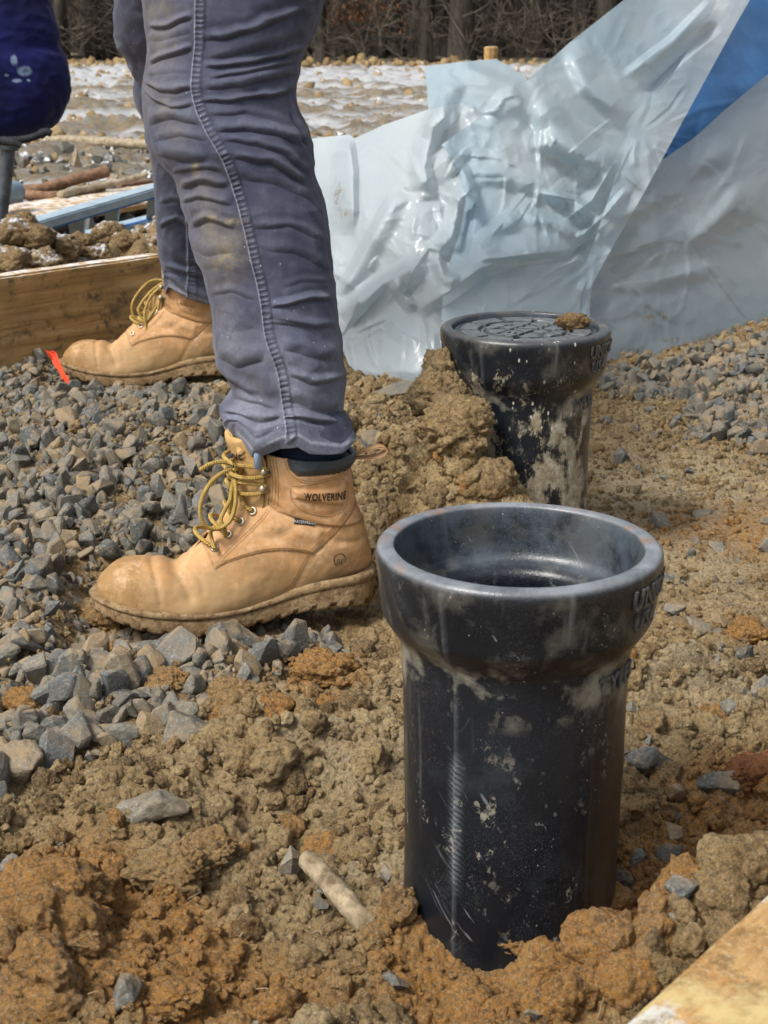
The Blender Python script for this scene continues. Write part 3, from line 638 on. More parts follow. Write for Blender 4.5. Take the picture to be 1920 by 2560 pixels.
for k, (u, v, wpx, tint_, asp, lab) in enumerate(BIGROCKS):
    q, r = seat(u, v, wpx); V, Fa = big_stone(k, asp, 0.045); V = V @ rotm(random.uniform(-.25, .25), random.uniform(-.25, .25), random.uniform(-.5, .5)).T
    o = obj('rock', mesh_np('rock', V * r * 1.26, Fa, True, np.full(len(V), tint_)), M_STONE, None, q)
    try: o.data.set_sharp_from_angle(angle=R(28))
    except Exception: pass
    tag(o, lab, 'stone', 'large stones that stand out on the ground')
BIGCLODS = [
 (78, 1780, 112, 1.0, 'round ochre clay clod among the stones at the left edge of the gravel'),
 (811, 1688, 130, .9, 'round ochre clay clod between the boot heel and the open pipe'),
 (425, 1725, 120, .55, 'tall crumbly brown-ochre clod leaning on the upright tan slab'),
 (280, 1640, 62, .85, 'small orange clay clod between the pointed stone and the flat stone'),
 (600, 1770, 150, .2, 'dark brown crumbly clay lump heaped at the end of the gravel'),
 (130, 2290, 240, 1.0, 'wide bright orange clay lump at the lower left of the picture'),
 (420, 2190, 150, .3, 'broad brown clay lump left of the buried stick'),
 (520, 2130, 110, .35, 'pinkish brown crumbly clod above the buried stick'),
 (440, 2505, 120, .9, 'orange clod at the bottom edge next to a dark half buried stone'),
 (1893, 1940, 120, .0, 'dark red-brown clay clod at the right picture edge'),
 (1480, 2270, 150, .9, 'orange clay clod on top of the heap in front of the open pipe'),
 (1320, 2370, 130, .7, 'orange-brown clod on the slope in front of the open pipe foot'),
 (1735, 2245, 110, .95, 'bright orange clod high on the heap near the corner plank'),
 (1880, 2130, 130, .8, 'big orange clod above the corner plank at the right edge'),
 (1870, 1590, 90, .9, 'ochre clod with a grey stone beside it at the right edge'),
 (270, 1560, 135, .35, 'brown clay lump in front of the near boot toe'),
 (490, 1225, 0, 0, '')]
for k, (u, v, wpx, oc, lab) in enumerate(BIGCLODS):
    if not wpx: continue
    q, r = seat(u, v, wpx, 0.35); V, Fa = clod_np(5, 200 + k * 3, (1, .85, .62), 1.25)
    me = mesh_np('clay_clod', V * r * 1.02, Fa, True, np.full(len(V), 0.55)); attr(me, 'ochre', np.full(len(V), oc))
    if 'red-brown' in lab:
        m = clay_mat('red_clay'); rgb = [n for n in m.node_tree.nodes if n.type == 'MIX']; 
        h = m.node_tree.nodes['Principled BSDF']; mx = m.node_tree.nodes.new('ShaderNodeMix'); mx.data_type = 'RGBA'; mx.blend_type = 'MULTIPLY'; mx.inputs[0].default_value = 0.85; mx.inputs[7].default_value = (.75, .36, .22, 1)
        m.node_tree.links.new(h.inputs['Base Color'].links[0].from_socket, mx.inputs[6]); m.node_tree.links.new(mx.outputs[2], h.inputs['Base Color']); me.materials.append(m)
    o = obj('clay_clod', me, M_CLAY, None, q); tag(o, lab, 'clay clod', 'clay clods that stand out')
# the clay stuck up the side of the lidded pipe
for (u, v, Y, wpx, asp, lab) in [(1112, 925, 1.80, 92, (.9, .8, 1.0), 'grey-brown clay lump stuck to the lidded pipe under its bell, topmost of three'),
                                 (1098, 985, 1.78, 112, (1.0, .8, .8), 'clay lump below the topmost one on the left side of the lidded pipe'),
                                 (1150, 1075, 1.72, 150, (1, .8, .75), 'broad clay lump at the foot of the lidded pipe on its left front')]:
    q = P(u, v, Y); r = wpx / 2 * Y * 1.03 / FPX; V, Fa = clod_np(5, int(u), asp, 1.25)
    me = mesh_np('clay_clod', V * r * 1.1, Fa, True, np.full(len(V), 0.5)); attr(me, 'ochre', np.zeros(len(V)))
    tag(obj('clay_clod', me, M_CLAY, None, q), lab, 'clay clod', 'clay clods that stand out')

# ------------------------------------------------------------ rubble lying on the field
def fx_y(n, y0, y1): y = RNG.uniform(y0, y1, n); return RNG.uniform(-1, 1, n) * (0.27 * y + 0.2), y
x, y = fx_y(1900, 3.6, 8.3); k = RNG.random(len(x)) < np.where(x < 0.2, 1, .6); x, y = x[k], y[k]; r = np.clip(RNG.lognormal(math.log(.026), .4, len(x)), .010, .062)
V, Fa, T = scatter_np(SHARD, np.stack([x, y, field_h(x, y) + .35 * r], 1), r)
o = obj('loose_stones', mesh_np('loose_stones', V, Fa, False, T), M_STONESNOW, field); o['kind'] = 'stuff'
x, y = fx_y(2600, 6.5, 19); r = np.clip(RNG.lognormal(math.log(.030), .5, len(x)), .012, .09) * (0.6 + y / 30)
x2, y2 = fx_y(500, 3.5, 6.5); x, y, r = np.r_[x, x2], np.r_[y, y2], np.r_[r, np.clip(RNG.lognormal(math.log(.022), .4, len(x2)), .01, .05)]
V, Fa, T = scatter_np(CRUMB[1], np.stack([x, y, field_h(x, y) + .1 * r], 1), r); me = mesh_np('earth_clods', V, Fa, True, T * .7); attr(me, 'ochre', np.zeros(len(V)))
o = obj('earth_clods', me, M_CLAYSNOW, field); o['kind'] = 'stuff'
x, y = RNG.uniform(-7, 7, 900), RNG.normal(19.0, .35, 900); r = np.clip(RNG.lognormal(math.log(.034), .5, 900), .014, .09)
V, Fa, T = scatter_np(CRUMB[2], np.stack([x, y, .0 + 0.1 * r + .06 * np.clip(noise(np.stack([x, 0 * x, 0 * x], 1), .9, 3) + .4, 0, 1) * RNG.random(900)], 1), r); me = mesh_np('earth_bank', V, Fa, True, T * .6); attr(me, 'ochre', np.zeros(len(V)))
tag(obj('earth_bank', me, M_CLAY), 'low bank of rough earth along the far edge of the field', kind='structure')

# ------------------------------------------------------------ the two cast iron valve boxes
def lettering_np(txt, size, cx, r, z0, a0, sx=1.0, depth=0.0012, tilt=0.0):
    """raised letters bent round a pipe: the text starts a0 radians right of the front"""
    c = bpy.data.curves.new('lettering', 'FONT'); c.body = txt; c.size = size; c.extrude = depth; c.offset = size * 0.012; c.bevel_depth = size * 0.014; c.space_character = 1.12; c.resolution_u = 3
    o = bpy.data.objects.new('lettering', c); COL.objects.link(o); bpy.context.view_layer.update()
    me = bpy.data.meshes.new_from_object(o.evaluated_get(bpy.context.evaluated_depsgraph_get()))
    V = np.array([v.co[:] for v in me.vertices]); me.calc_loop_triangles(); Fa = np.array([t.vertices[:] for t in me.loop_triangles])
    bpy.data.objects.remove(o); bpy.data.curves.remove(c); bpy.data.meshes.remove(me); return V * np.array([sx, 1, 1]), Fa
def wrap_np(V, rfun, z0, a0):
    z = z0 + V[:, 1]; r = rfun(z) + V[:, 2]; a = a0 + V[:, 0] / rfun(np.array([z0]))[0]
    return np.stack([r * np.sin(a), -r * np.cos(a), z], 1)
OUT = [(.0870, .2742), (.0878, .2752), (.0890, .2756), (.0930, .2758), (.0965, .2754), (.0988, .2738), (.1000, .2710), (.1002, .266), (.0988, .253), (.0969, .240), (.0955, .2305), (.0942, .2255), (.0918, .2215), (.0866, .2135), (.0836, .2090), (.0821, .2055), (.0812, .200), (.0806, .190), (.0801, .17), (.0795, .14), (.0792, .10), (.0790, .05), (.0788, .0), (.0786, -.10)]
INN = [(.0867, .2730), (.0858, .262), (.0845, .245), (.0835, .2375), (.0815, .2345), (.070, .2325), (.0665, .2315), (.0652, .228), (.0650, .12), (.0650, -.10)]
OR_, OZ_ = np.array([p[0] for p in OUT]), np.array([p[1] for p in OUT])
rout = lambda z: np.interp(z, OZ_[::-1], OR_[::-1])
def barrel_np(seed, inner=True):
    nA = 300; t = np.linspace(0, 1, 260); d = np.r_[0, np.cumsum(np.hypot(np.diff(OR_), np.diff(OZ_)))]; d /= d[-1]
    r, z = np.interp(t, d, OR_), np.interp(t, d, OZ_)
    ker = np.ones(3) / 3; r[2:-2] = np.convolve(r, ker, 'same')[2:-2]; z[2:-2] = np.convolve(z, ker, 'same')[2:-2]
    ir, iz = np.array([p[0] for p in INN]), np.array([p[1] for p in INN]); ti = np.linspace(0, 1, 60); di = np.r_[0, np.cumsum(np.hypot(np.diff(ir), np.diff(iz)))]; di /= di[-1]
    if inner: r = np.r_[np.interp(ti, di, ir)[::-1], r]; z = np.r_[np.interp(ti, di, iz)[::-1], z]
    A = np.arange(nA) * 2 * np.pi / nA; AA, RR = np.meshgrid(A, r, indexing='ij'); ZZ = np.meshgrid(A, z, indexing='ij')[1]
    p = np.stack([np.sin(AA) * RR, -np.cos(AA) * RR, ZZ], -1).reshape(-1, 3)
    outer = np.tile(np.arange(len(r)) >= (60 if inner else 0), nA)
    ang = ((AA.ravel() + np.pi) % (2 * np.pi)) - np.pi; zz = ZZ.ravel()
    dr = 0.0005 * noise(p, 30, seed) + 0.0010 * noise(p, 9, seed + 1)
    seam = -0.60; dr = dr + outer * (0.0016 * np.exp(-((ang - seam) * 0.085 / 0.0011) ** 2)) * (zz < 0.268)
    # casting weld marks beside the seam, and the long lug on the bell
    wm = np.exp(-((ang - seam + 0.0) * 0.08 / 0.004) ** 2) * (np.sin(zz * 1500 + ang * 60) * 0.5 + 0.5) * sm(0.03, 0.06, zz) * (1 - sm(0.13, 0.15, zz)); dr = dr + outer * 0.0006 * wm
    la = (ang + 0.95) * 0.097; lz = zz - 0.246; dr = dr + outer * 0.0038 * np.exp(-((la * 0.83 + lz * 0.55) / 0.007) ** 2 - ((-la * 0.55 + lz * 0.83) / 0.019) ** 2)
    sn = ang - 0.62; dr = dr + outer * 0.0007 * np.exp(-((sn * 0.08) / 0.0030) ** 2) * (zz < 0.18)
    rad = np.hypot(p[:, 0], p[:, 1]); p = p * np.stack([(rad + dr) / rad, (rad + dr) / rad, np.ones_like(rad)], 1)
    wearv = outer * (1.0 * wm + .35 * np.exp(-((ang - seam) * 0.085 / 0.0012) ** 2) * (zz < .268))
    return p, grid_faces(nA, len(r), True), wearv
M_LETTER = simple('scuffed_highlit_iron_letters', (.030, .033, .036), (.12, .125, .12), 160, .45, .3, .0006, spec=.5, obj_space=False)  # lighter grey paints the highlights on the raised letters, along with scuffed edges
def valve_box(name, label, loc, mat, seed, a_off=0.0):
    t = thing(name, label, 'iron pipe', loc, 'cast iron valve boxes')
    V, Fa, wv_ = barrel_np(seed); me = mesh_np('barrel', V, Fa); attr(me, 'wear', wv_); attr(me, 'inner', np.tile(np.arange(len(V) // 300) < 60, 300) * sm(.2315, .2345, V[:, 2])); obj('barrel', me, mat, t)
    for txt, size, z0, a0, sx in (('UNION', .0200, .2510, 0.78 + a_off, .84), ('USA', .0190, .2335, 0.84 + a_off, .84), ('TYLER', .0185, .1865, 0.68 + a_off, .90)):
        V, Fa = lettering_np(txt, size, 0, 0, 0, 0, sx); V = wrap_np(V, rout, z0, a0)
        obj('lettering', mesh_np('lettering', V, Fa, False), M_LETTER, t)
    return t
tag_front = valve_box('valve_box', 'open black iron pipe with a wide bell rim standing nearest in the clay', (PIPE1[0], PIPE1[1], 0), M_IRON, 3)
vb2 = valve_box('valve_box', 'mud splashed black iron pipe closed by a lid, in front of the plastic sheet', (PIPE2[0], PIPE2[1], 0.001), M_IRONMUD, 13, -0.03)
# its lid: two rings of raised blocks round a strip with the word
def prism_np(poly, z0, z1, bev=0.0012):
    poly = np.asarray(poly, float); n = len(poly); c = poly.mean(0); d = poly - c; L = np.linalg.norm(d, axis=1)[:, None]
    inn = poly - d / L * bev
    V = np.concatenate([np.c_[poly, np.full(n, z0)], np.c_[poly, np.full(n, z1 - bev * .6)], np.c_[inn, np.full(n, z1)], [[c[0], c[1], z1]]])
    k = np.arange(n); k2 = (k + 1) % n; q = []
    for a in (0, n): q += [np.stack([a + k, a + k2, a + n + k2], 1), np.stack([a + k, a + n + k2, a + n + k], 1)]
    q.append(np.stack([2 * n + k, 2 * n + k2, np.full(n, 3 * n)], 1)); return V, np.concatenate(q)
lid_parts = []; zl = 0.2675
aa = np.arange(96) * 2 * np.pi / 96; rr_ = [0.0, .05, .075, .0815, .0835, .0840]; zz_ = [zl, zl, zl, zl, zl + .0022, zl - .02]
V = np.concatenate([np.stack([np.cos(aa) * r, np.sin(aa) * r, np.full(96, z)], 1) for r, z in zip(rr_, zz_)])
Vg = V.reshape(6, 96, 3).transpose(1, 0, 2).reshape(-1, 3)
lid = obj('lid', mesh_np('lid', Vg, grid_faces(96, 6, True), False), M_LID, vb2)
TA = R(235); ca, sa_ = math.cos(TA), math.sin(TA)
def rotp(p): p = np.asarray(p); return np.stack([p[:, 0] * ca - p[:, 1] * sa_, p[:, 0] * sa_ + p[:, 1] * ca], 1)
def sector(r0, r1, a0, a1, n=6):
    a = np.linspace(a0, a1, n); return np.r_[np.stack([r1 * np.cos(a), r1 * np.sin(a)], 1), np.stack([r0 * np.cos(a[::-1]), r0 * np.sin(a[::-1])], 1)]
for k in range(10):
    a0 = k * 2 * math.pi / 10 + 0.05 + R(20)
    V, Fa = prism_np(rotp(sector(.056, .076, a0, a0 + 2 * math.pi / 10 - 0.12)), zl - .001, zl + .0042); obj('block', mesh_np('block', V, Fa, False), M_LIDTOP, lid)
for sgn in (1, -1):
    for poly in ([(-.040, .0155), (-.016, .0155), (-.019, .028), (-.029, .034), (-.038, .024)], [(-.013, .0155), (.013, .0155), (.001, .030), (-.001, .030)], [(.016, .0155), (.040, .0155), (.038, .024), (.029, .034), (.019, .028)], [(-.016, .034), (-.004, .0325), (-.001, .047), (-.018, .043)], [(.016, .034), (.004, .0325), (.001, .047), (.018, .043)]):
        q = rotp(np.array(poly) * sgn); V, Fa = prism_np(q, zl - .001, zl + .0042); obj('block', mesh_np('block', V, Fa, False), M_LIDTOP, lid)
    tr = [(math.cos(t) * .0505, math.sin(t) * .0505, zl) for t in np.linspace(0, 6.2832, 80)]
V, Fa = tube_np(tr, .0019, 8, False); obj('ring', mesh_np('ring', V, Fa), M_LIDTOP, lid)
V, Fa = lettering_np('WATER', .0275, 0, 0, 0, 0, 1.02, .0018); V[:, 0] -= (V[:, 0].max() + V[:, 0].min()) / 2; V[:, 1] -= (V[:, 1].max() + V[:, 1].min()) / 2
q = rotp(V[:, :2]); obj('lettering', mesh_np('lettering', np.c_[q, V[:, 2] + zl + .0028], Fa, False), M_LIDTOP, lid)
q = Vector((PIPE2[0] + .058, PIPE2[1] + .012, zl + .012))
V, Fa = clod_np(4, 515, (1.35, .9, .75), 1.2); me = mesh_np('clay_clod', V * .0125, Fa, True, np.full(len(V), .1)); attr(me, 'ochre', np.full(len(V), .25))
tag(obj('clay_clod', me, M_CLAY, None, q), 'brown clay crumb lying on the lid of the lidded pipe', 'clay clod', 'clay clods that stand out')

# ------------------------------------------------------------ the worker: boots
def leather_mat():
    m = Mat('muddy_tan_leather'); v = m.tc.outputs['Object']
    n1 = m.noise(17, 5, 0.6, v); n2 = m.noise(60, 5, 0.7, v); n3 = m.noise(330, 4, 0.7, v)
    c = m.ramp(n1, [(0.3, (.40, .205, .080)), (0.5, (.54, .300, .130)), (0.68, (.66, .43, .24))])
    c = m.mix(m.ramp(n2, [(0.50, 0.0), (0.72, 0.6)]), c, (.72, .52, .35))
    sx = m.n('ShaderNodeSeparateXYZ'); m.l(v, sx.inputs[0])
    low = m.ramp(sx.outputs['Z'], [(0.02, 0.75), (0.05, 0.42), (0.09, 0.15), (0.2, 0.0)])
    mud = m.ramp(m.math('ADD', m.math('MULTIPLY', low, 0.62), m.math('MULTIPLY', m.noise(28, 6, 0.75, v), 0.8)), [(0.48, 0.0), (0.66, 0.85)])
    c = m.mix(mud, c, (.32, .205, .09))
    toe = m.math('MULTIPLY', m.ramp(sx.outputs['X'], [(0.085, 0.0), (0.112, 1.0)]), m.ramp(m.noise(48, 6, 0.75, v, 0.4), [(0.43, 0.0), (0.54, 0.95)]))
    c = m.mix(toe, c, (.29, .165, .06))
    gr = m.ramp(m.noise(75, 4, 0.6, m.mapv((1, 1, 1), v, (3, 3, 3))), [(0.66, 0.0), (0.72, 0.75)])
    c = m.mix(gr, c, (.22, .20, .17))
    c = m.mix(m.math('MULTIPLY', m.attr('seam'), 0.65), c, (.22, .115, .05))
    h = m.math('ADD', m.math('MULTIPLY', m.noise(170, 4, 0.6, v), 0.6), m.math('MULTIPLY', n3, 0.5))
    h = m.math('ADD', h, m.math('MULTIPLY', toe, 0.6))
    return m.done(c, m.ramp(n2, [(0.3, 0.55), (0.7, 0.75)]), m.bump(h, 0.4, 0.0012), Specular_IOR_Level=0.3)
M_LEATH = leather_mat()
M_SUEDE = simple('tan_suede_tongue', (.42, .25, .09), (.56, .36, .15), 45, 0.85, 0.5, 0.0012)
M_COLLAR = simple('slate_grey_padded_collar', (.040, .052, .060), (.062, .076, .085), 30, 0.42, 0.2, 0.0006, 400, 0.45)
def sole_mat():
    m = Mat('muddy_rubber_sole'); v = m.tc.outputs['Object']
    c = m.ramp(m.noise(40, 6, 0.72, v), [(0.3, (.15, .095, .045)), (0.48, (.27, .18, .09)), (0.62, (.38, .27, .15)), (0.78, (.47, .37, .235))])
    c = m.mix(m.ramp(m.noise(90, 5, 0.7, m.mapv((1, 1, 1), v, (2, 0, 5))), [(0.52, 0), (0.6, 0.85)]), c, (.14, .085, .042))
    return m.done(c, 0.85, m.bump(m.math('ADD', m.noise(130, 6, 0.75, v), m.math('MULTIPLY', m.noise(500, 3, 0.7, v), 0.4)), 0.9, 0.003), Specular_IOR_Level=0.2)
M_SOLE = sole_mat()
def lace_mat():
    m = Mat('yellow_flecked_lace')
    uv = m.n('ShaderNodeAttribute', attribute_name='along').outputs['Fac']; ar = m.n('ShaderNodeAttribute', attribute_name='around').outputs['Fac']
    a_ = m.math('SINE', m.math('ADD', m.math('MULTIPLY', uv, 2300.0), m.math('MULTIPLY', ar, 3.0))); b_ = m.math('SINE', m.math('SUBTRACT', m.math('MULTIPLY', uv, 2300.0), m.math('MULTIPLY', ar, 3.0)))
    f = m.math('MULTIPLY', a_, b_)
    c = m.mix(m.ramp(f, [(0.45, 0.0), (0.6, 1.0)]), m.ramp(m.noise(50, 4), [(0.35, (.42, .265, .055)), (0.65, (.58, .41, .14))]), (.06, .038, .015))
    return m.done(c, 0.8, m.bump(a_, 0.5, 0.0008), Specular_IOR_Level=0.2)
M_LACE = lace_mat()
M_EYE = simple('antique_brass_eyelet', (.30, .24, .14), (.50, .44, .33), 90, 0.4, 0.2, 0.0004); M_EYE.node_tree.nodes['Principled BSDF'].inputs['Metallic'].default_value = 0.65
M_STITCH = simple('tan_stitching', (.30, .17, .06), (.42, .26, .11), 200, 0.8, 0.2, 0.0003)
M_BLACK = simple('black_print', (.012, .010, .010), (.03, .025, .02), 200, 0.7, 0.2, 0.0003)
M_WHITE = simple('white_print', (.62, .60, .54), (.72, .70, .66), 200, 0.7, 0.2, 0.0003)

SEC = np.array([  # top s, z; bottom s, z; half width; pear
    (.152, .046, .150, .034, .010, 0), (.147, .054, .144, .033, .026, .05), (.135, .0645, .132, .031, .037, .12), (.118, .0700, .114, .026, .0445, .18), (.100, .0705, .096, .022, .0475, .2),
    (.082, .0690, .078, .020, .0495, .22), (.066, .0670, .060, .018, .0500, .25), (.048, .0775, .036, .016, .0490, .32), (.031, .0935, .010, .018, .0460, .36), (.017, .1065, -.020, .023, .0430, .34),
    (.001, .1190, -.050, .030, .0405, .26), (-.010, .1285, -.085, .038, .0385, .16), (-.019, .1370, -.120, .044, .0370, .05), (-.024, .1440, -.147, .048, .0355, 0), (-.027, .1510, -.1545, .060, .0355, 0),
    (-.029, .1570, -.1535, .076, .0360, 0), (-.0305, .1630, -.149, .095, .0365, 0), (-.032, .1700, -.143, .113, .0375, 0), (-.033, .1770, -.137, .131, .0390, 0), (-.0335, .1840, -.133, .151, .0405, 0),
    (-.034, .1890, -.131, .170, .0415, 0), (-.034, .1925, -.131, .186, .0420, 0)])
def poly_in(poly, s, z):
    d, _, _ = seg_dist(s, z, list(poly) + [poly[0]]); return np.where(inpoly(poly, s, z), d, -d)
Q_EYE = [(.031, .105), (.0335, .092), (.0219, .0672), (.0097, .074), (-.0105, .0803), (-.0306, .0846), (-.0507, .0856), (-.0708, .0835), (-.087, .0794), (-.1121, .1009), (-.1285, .1192), (-.1347, .1274), (-.2, .14), (-.2, .3), (.1, .3), (.1, .14)]
Q_HEEL = [(-.0665, .030), (-.0665, .039), (-.077, .0578), (-.0895, .0786), (-.1121, .1009), (-.1285, .1192), (-.1347, .1274), (-.2, .13), (-.2, 0), (-.06, 0)]
Q_SHAFT = [(.02, .150), (-.0323, .1407), (-.05, .1273), (-.0719, .1189), (-.092, .1126), (-.1183, .1081), (-.2, .106), (-.2, .3), (.1, .3)]
Q_PAD = [(-.064, .1575), (-.124, .1555), (-.1215, .1305), (-.066, .1435)]
Q_COLLAR = [(-.0592, .21), (-.0600, .1885), (-.0635, .1785), (-.0710, .1712), (-.2, .1700), (-.2, .21)]
def boot_shell():
    nt, na = 250, 240
    t = np.linspace(0, len(SEC) - 1, nt); q = cr(np.arange(len(SEC)), SEC, t); q[:, 3] -= .016 * (1 - sm(11.5, 13.5, t)); a = np.arange(na) * 2 * np.pi / na
    c, s = np.cos(a), np.sin(a); n = 2.5 - 0.35 * sm(8, 14, t)
    ex = 2 / n[:, None]; X = np.sign(c)[None] * np.abs(c)[None] ** ex; Yl = np.sign(s)[None] * np.abs(s)[None] ** ex
    C0, C1 = (q[:, 0] + q[:, 2]) / 2, (q[:, 1] + q[:, 3]) / 2; A0, A1 = (q[:, 0] - q[:, 2]) / 2, (q[:, 1] - q[:, 3]) / 2
    S_ = C0[:, None] + A0[:, None] * X; Z_ = C1[:, None] + A1[:, None] * X; L_ = q[:, 4][:, None] * Yl * (1 - q[:, 5][:, None] * X)
    p = np.stack([S_, L_, Z_], -1)                       # nt, na, 3
    du = np.gradient(p, axis=0); dv = np.roll(p, -1, 1) - np.roll(p, 1, 1); N = np.cross(du, dv); N /= np.linalg.norm(N, axis=2)[..., None] + 1e-12
    cen = np.stack([C0, 0 * C0, C1], 1)[:, None, :]; sg = np.sign(((p - cen) * N).sum(2)); sg[sg == 0] = 1; N *= np.sign(np.median(sg))
    f = p.reshape(-1, 3); s0, z0 = f[:, 0], f[:, 2]
    up = lambda poly, w=.0010: sm(0, w, poly_in(poly, s0, z0))
    h = 0.0015 * up(Q_EYE) + 0.0014 * up(Q_HEEL) + 0.0014 * up(Q_SHAFT, .0016) + 0.0030 * sm(0, .006, poly_in(Q_PAD, s0, z0)) + 0.0050 * sm(-.0005, .009, poly_in(Q_COLLAR, s0, z0)) - 0.0012 * np.exp(-(poly_in(Q_COLLAR, s0, z0) / .0012) ** 2)
    # creases where the toe bends, folds at the ankle
    for line, am, wd in (([(.092, .074), (.086, .055), (.083, .035)], -.0016, .0035), ([(.066, .066), (.056, .055), (.050, .040)], -.0030, .0060), ([(.052, .074), (.040, .060), (.036, .045)], -.0014, .004),
                         ([(-.035, .142), (-.06, .124), (-.1, .110)], -.0022, .004), ([(-.02, .128), (-.05, .112), (-.09, .10)], .0022, .008), ([(-.10, .10), (-.115, .09), (-.135, .088)], -.0014, .005), ([(-.07, .115), (-.05, .100), (-.02, .098)], -.0012, .006), ([(-.12, .128), (-.1, .12), (-.07, .128)], -.001, .004)):
        d, _, tt = seg_dist(s0, z0, line); h = h + am * np.exp(-(d / wd) ** 2)
    h = h + 0.0008 * noise(f, 45, 71) + 0.0014 * noise(f, 18, 72) + 0.00035 * noise(f, 130, 73)
    p = f + N.reshape(-1, 3) * h[:, None]
    seam = np.zeros(len(f))
    for poly in (Q_EYE, Q_HEEL, Q_SHAFT): seam = np.maximum(seam, np.exp(-(poly_in(poly, s0, z0) / .0011) ** 2))
    seam = seam * ((f[:, 2] > 0.03))
    # the lacing gap
    I, J = np.meshgrid(np.arange(nt - 1), np.arange(na), indexing='ij'); J2 = (J + 1) % na
    fa = np.stack([I * na + J, I * na + J2, (I + 1) * na + J2, (I + 1) * na + J], -1).reshape(-1, 4)
    tf = t[I].ravel(); af = np.abs(((J.ravel() + .5) * 2 * np.pi / na + np.pi) % (2 * np.pi) - np.pi)
    gap = np.interp(tf, [7.2, 8.2, 12, 21], [0, .32, .40, .52]); fa = fa[af > gap]
    ff = f[fa].mean(1); col = poly_in(Q_COLLAR, ff[:, 0], ff[:, 2]) > 0
    return p, fa, col, seam, (p, fa)
BP, BF, BCOL, BSEAM, _ = boot_shell()
BVH = BVHTree.FromPolygons([tuple(v) for v in BP], [tuple(int(i) for i in f) for f in BF])
def skin(s, z, side=1, off=0.0):
    h = BVH.ray_cast(Vector((s, 0.3 * side, z)), Vector((0, -side, 0)))
    if h[0] is None: return None, None
    n = h[1]
    if n.y * side < 0: n = -n
    return h[0] + n * off, n
def used(V, Fa):
    idx, inv = np.unique(Fa, return_inverse=True); return V[idx], inv.reshape(Fa.shape), idx
def mesh_sub(name, mask, mat):
    V, Fa, idx = used(BP, BF[mask]); me = mesh_np(name, V, Fa, True); attr(me, 'seam', BSEAM[idx]); me.materials.append(mat); return me
UPPER = mesh_sub('upper', ~BCOL, M_LEATH); COLLAR = mesh_sub('collar', BCOL, M_COLLAR)
ZW = ([-.158, -.112, -.071, -.04, -.009, .032, .072, .110, .140, .158], [.050, .0475, .0385, .0295, .0235, .0215, .0240, .0290, .0350, .0375])
ZB = ([-.158, -.110, -.070, -.030, .012, .045, .084, .116, .137, .160], [.012, .014, .010, .002, -.005, -.006, .0005, .008, .014, .018])
FW = ([-.160, -.157, -.150, -.135, -.105, -.06, -.02, .02, .06, .09, .115, .135, .148, .156, .1595], [0, .014, .0255, .0355, .0400, .0400, .0435, .0510, .0550, .0550, .0510, .0415, .0290, .0150, 0])
def sole_mesh():
    th = np.linspace(0, 2 * np.pi, 420, endpoint=False); sS = 0.5 * (-.160 + .1595) + 0.5 * (.1595 + .160) * np.cos(th)
    wS = cr(FW[0], FW[1], sS); wS[wS < 0] = 0; lat = np.sign(np.sin(th)) * wS
    zw, zb = cr(ZW[0], ZW[1], sS), cr(ZB[0], ZB[1], sS)
    prof = [(0.0, -.030), (0.0, -.004), (0.02, -.0015), (0.12, 0.0), (0.3, .0006), (0.5, .0), (0.66, -.0004), (0.70, -.0022), (0.735, -.0024), (0.76, .0), (0.80, .0016), (0.90, .0018), (0.97, .0010), (1.0, -.0012), (1.0, -.011)]
    rings = []
    for f, off in prof:
        k = 1 + off / np.maximum(np.hypot(sS, lat), .03)
        rings.append(np.stack([sS * k, lat * k, zb + (zw - zb) * f], 1))
    V = np.stack(rings, 1).reshape(-1, 3); arc = np.cumsum(np.hypot(np.gradient(sS), np.gradient(lat)))
    lug = ((arc % .021) < .0065).astype(float) * 1.0; r = np.arange(len(prof)); L = (lug[:, None] * (r[None] < 3)).ravel()
    V[:, 2] += L * 0.0065
    nz = fbm(V, 60, 3, 91) * 0.0011 + fbm(V, 190, 3, 92) * 0.0007; nn = V * np.array([1, 1, 0]); nn /= np.linalg.norm(nn, axis=1)[:, None] + 1e-9
    V = V + nn * nz[:, None] * (np.tile(r, len(th)) < 9)[:, None]; V[:, 2] += fbm(V, 80, 3, 93) * 0.0012 * (np.tile(r, len(th)) < 3)
    F1 = grid_faces(len(th), len(prof), True); b = np.concatenate([V, [[0, 0, .006]]]); k = np.arange(len(th)); k2 = (k + 1) % len(th); n = len(prof)
    tri = np.stack([np.full(len(th), len(V)), k2 * n, k * n], 1)
    Fq = np.concatenate([F1[:, [0, 1, 2]], F1[:, [0, 2, 3]], tri]); me = mesh_np('sole', b, Fq, True); me.materials.append(M_SOLE); return me
SOLE = sole_mesh()
STROWS = []
def row(line, *offs):
    for o_ in offs: STROWS.append((line, o_))
row([(.0219 + .0035, .0735), (.0097, .0770), (-.0105, .0833), (-.0306, .0876), (-.0507, .0886), (-.0708, .0865), (-.0860, .0825)], 0, .0026)
row([(.0300, .0900), (.0245, .0780)], 0)
row([(.0205, .0745), (.0060, .0880), (-.0090, .1010), (-.0290, .1200), (-.0380, .1310)], 0, .0026)
row([(-.0640, .042), (-.0740, .0590), (-.0865, .0800), (-.1090, .1030), (-.1260, .1215)], -.0022, -.0048)
row([(-.036, .1420), (-.0505, .1305), (-.0719, .1218), (-.092, .1155), (-.1160, .1112)], 0)
row([(-.0475, .1890), (-.0498, .1680), (-.0485, .1340)], 0, .0030, .0060)
row([(-.0565, .1880), (-.0605, .1765), (-.0690, .1680), (-.1280, .1668)], 0, -.0026)
row(Q_PAD + [Q_PAD[0]], -.0022)
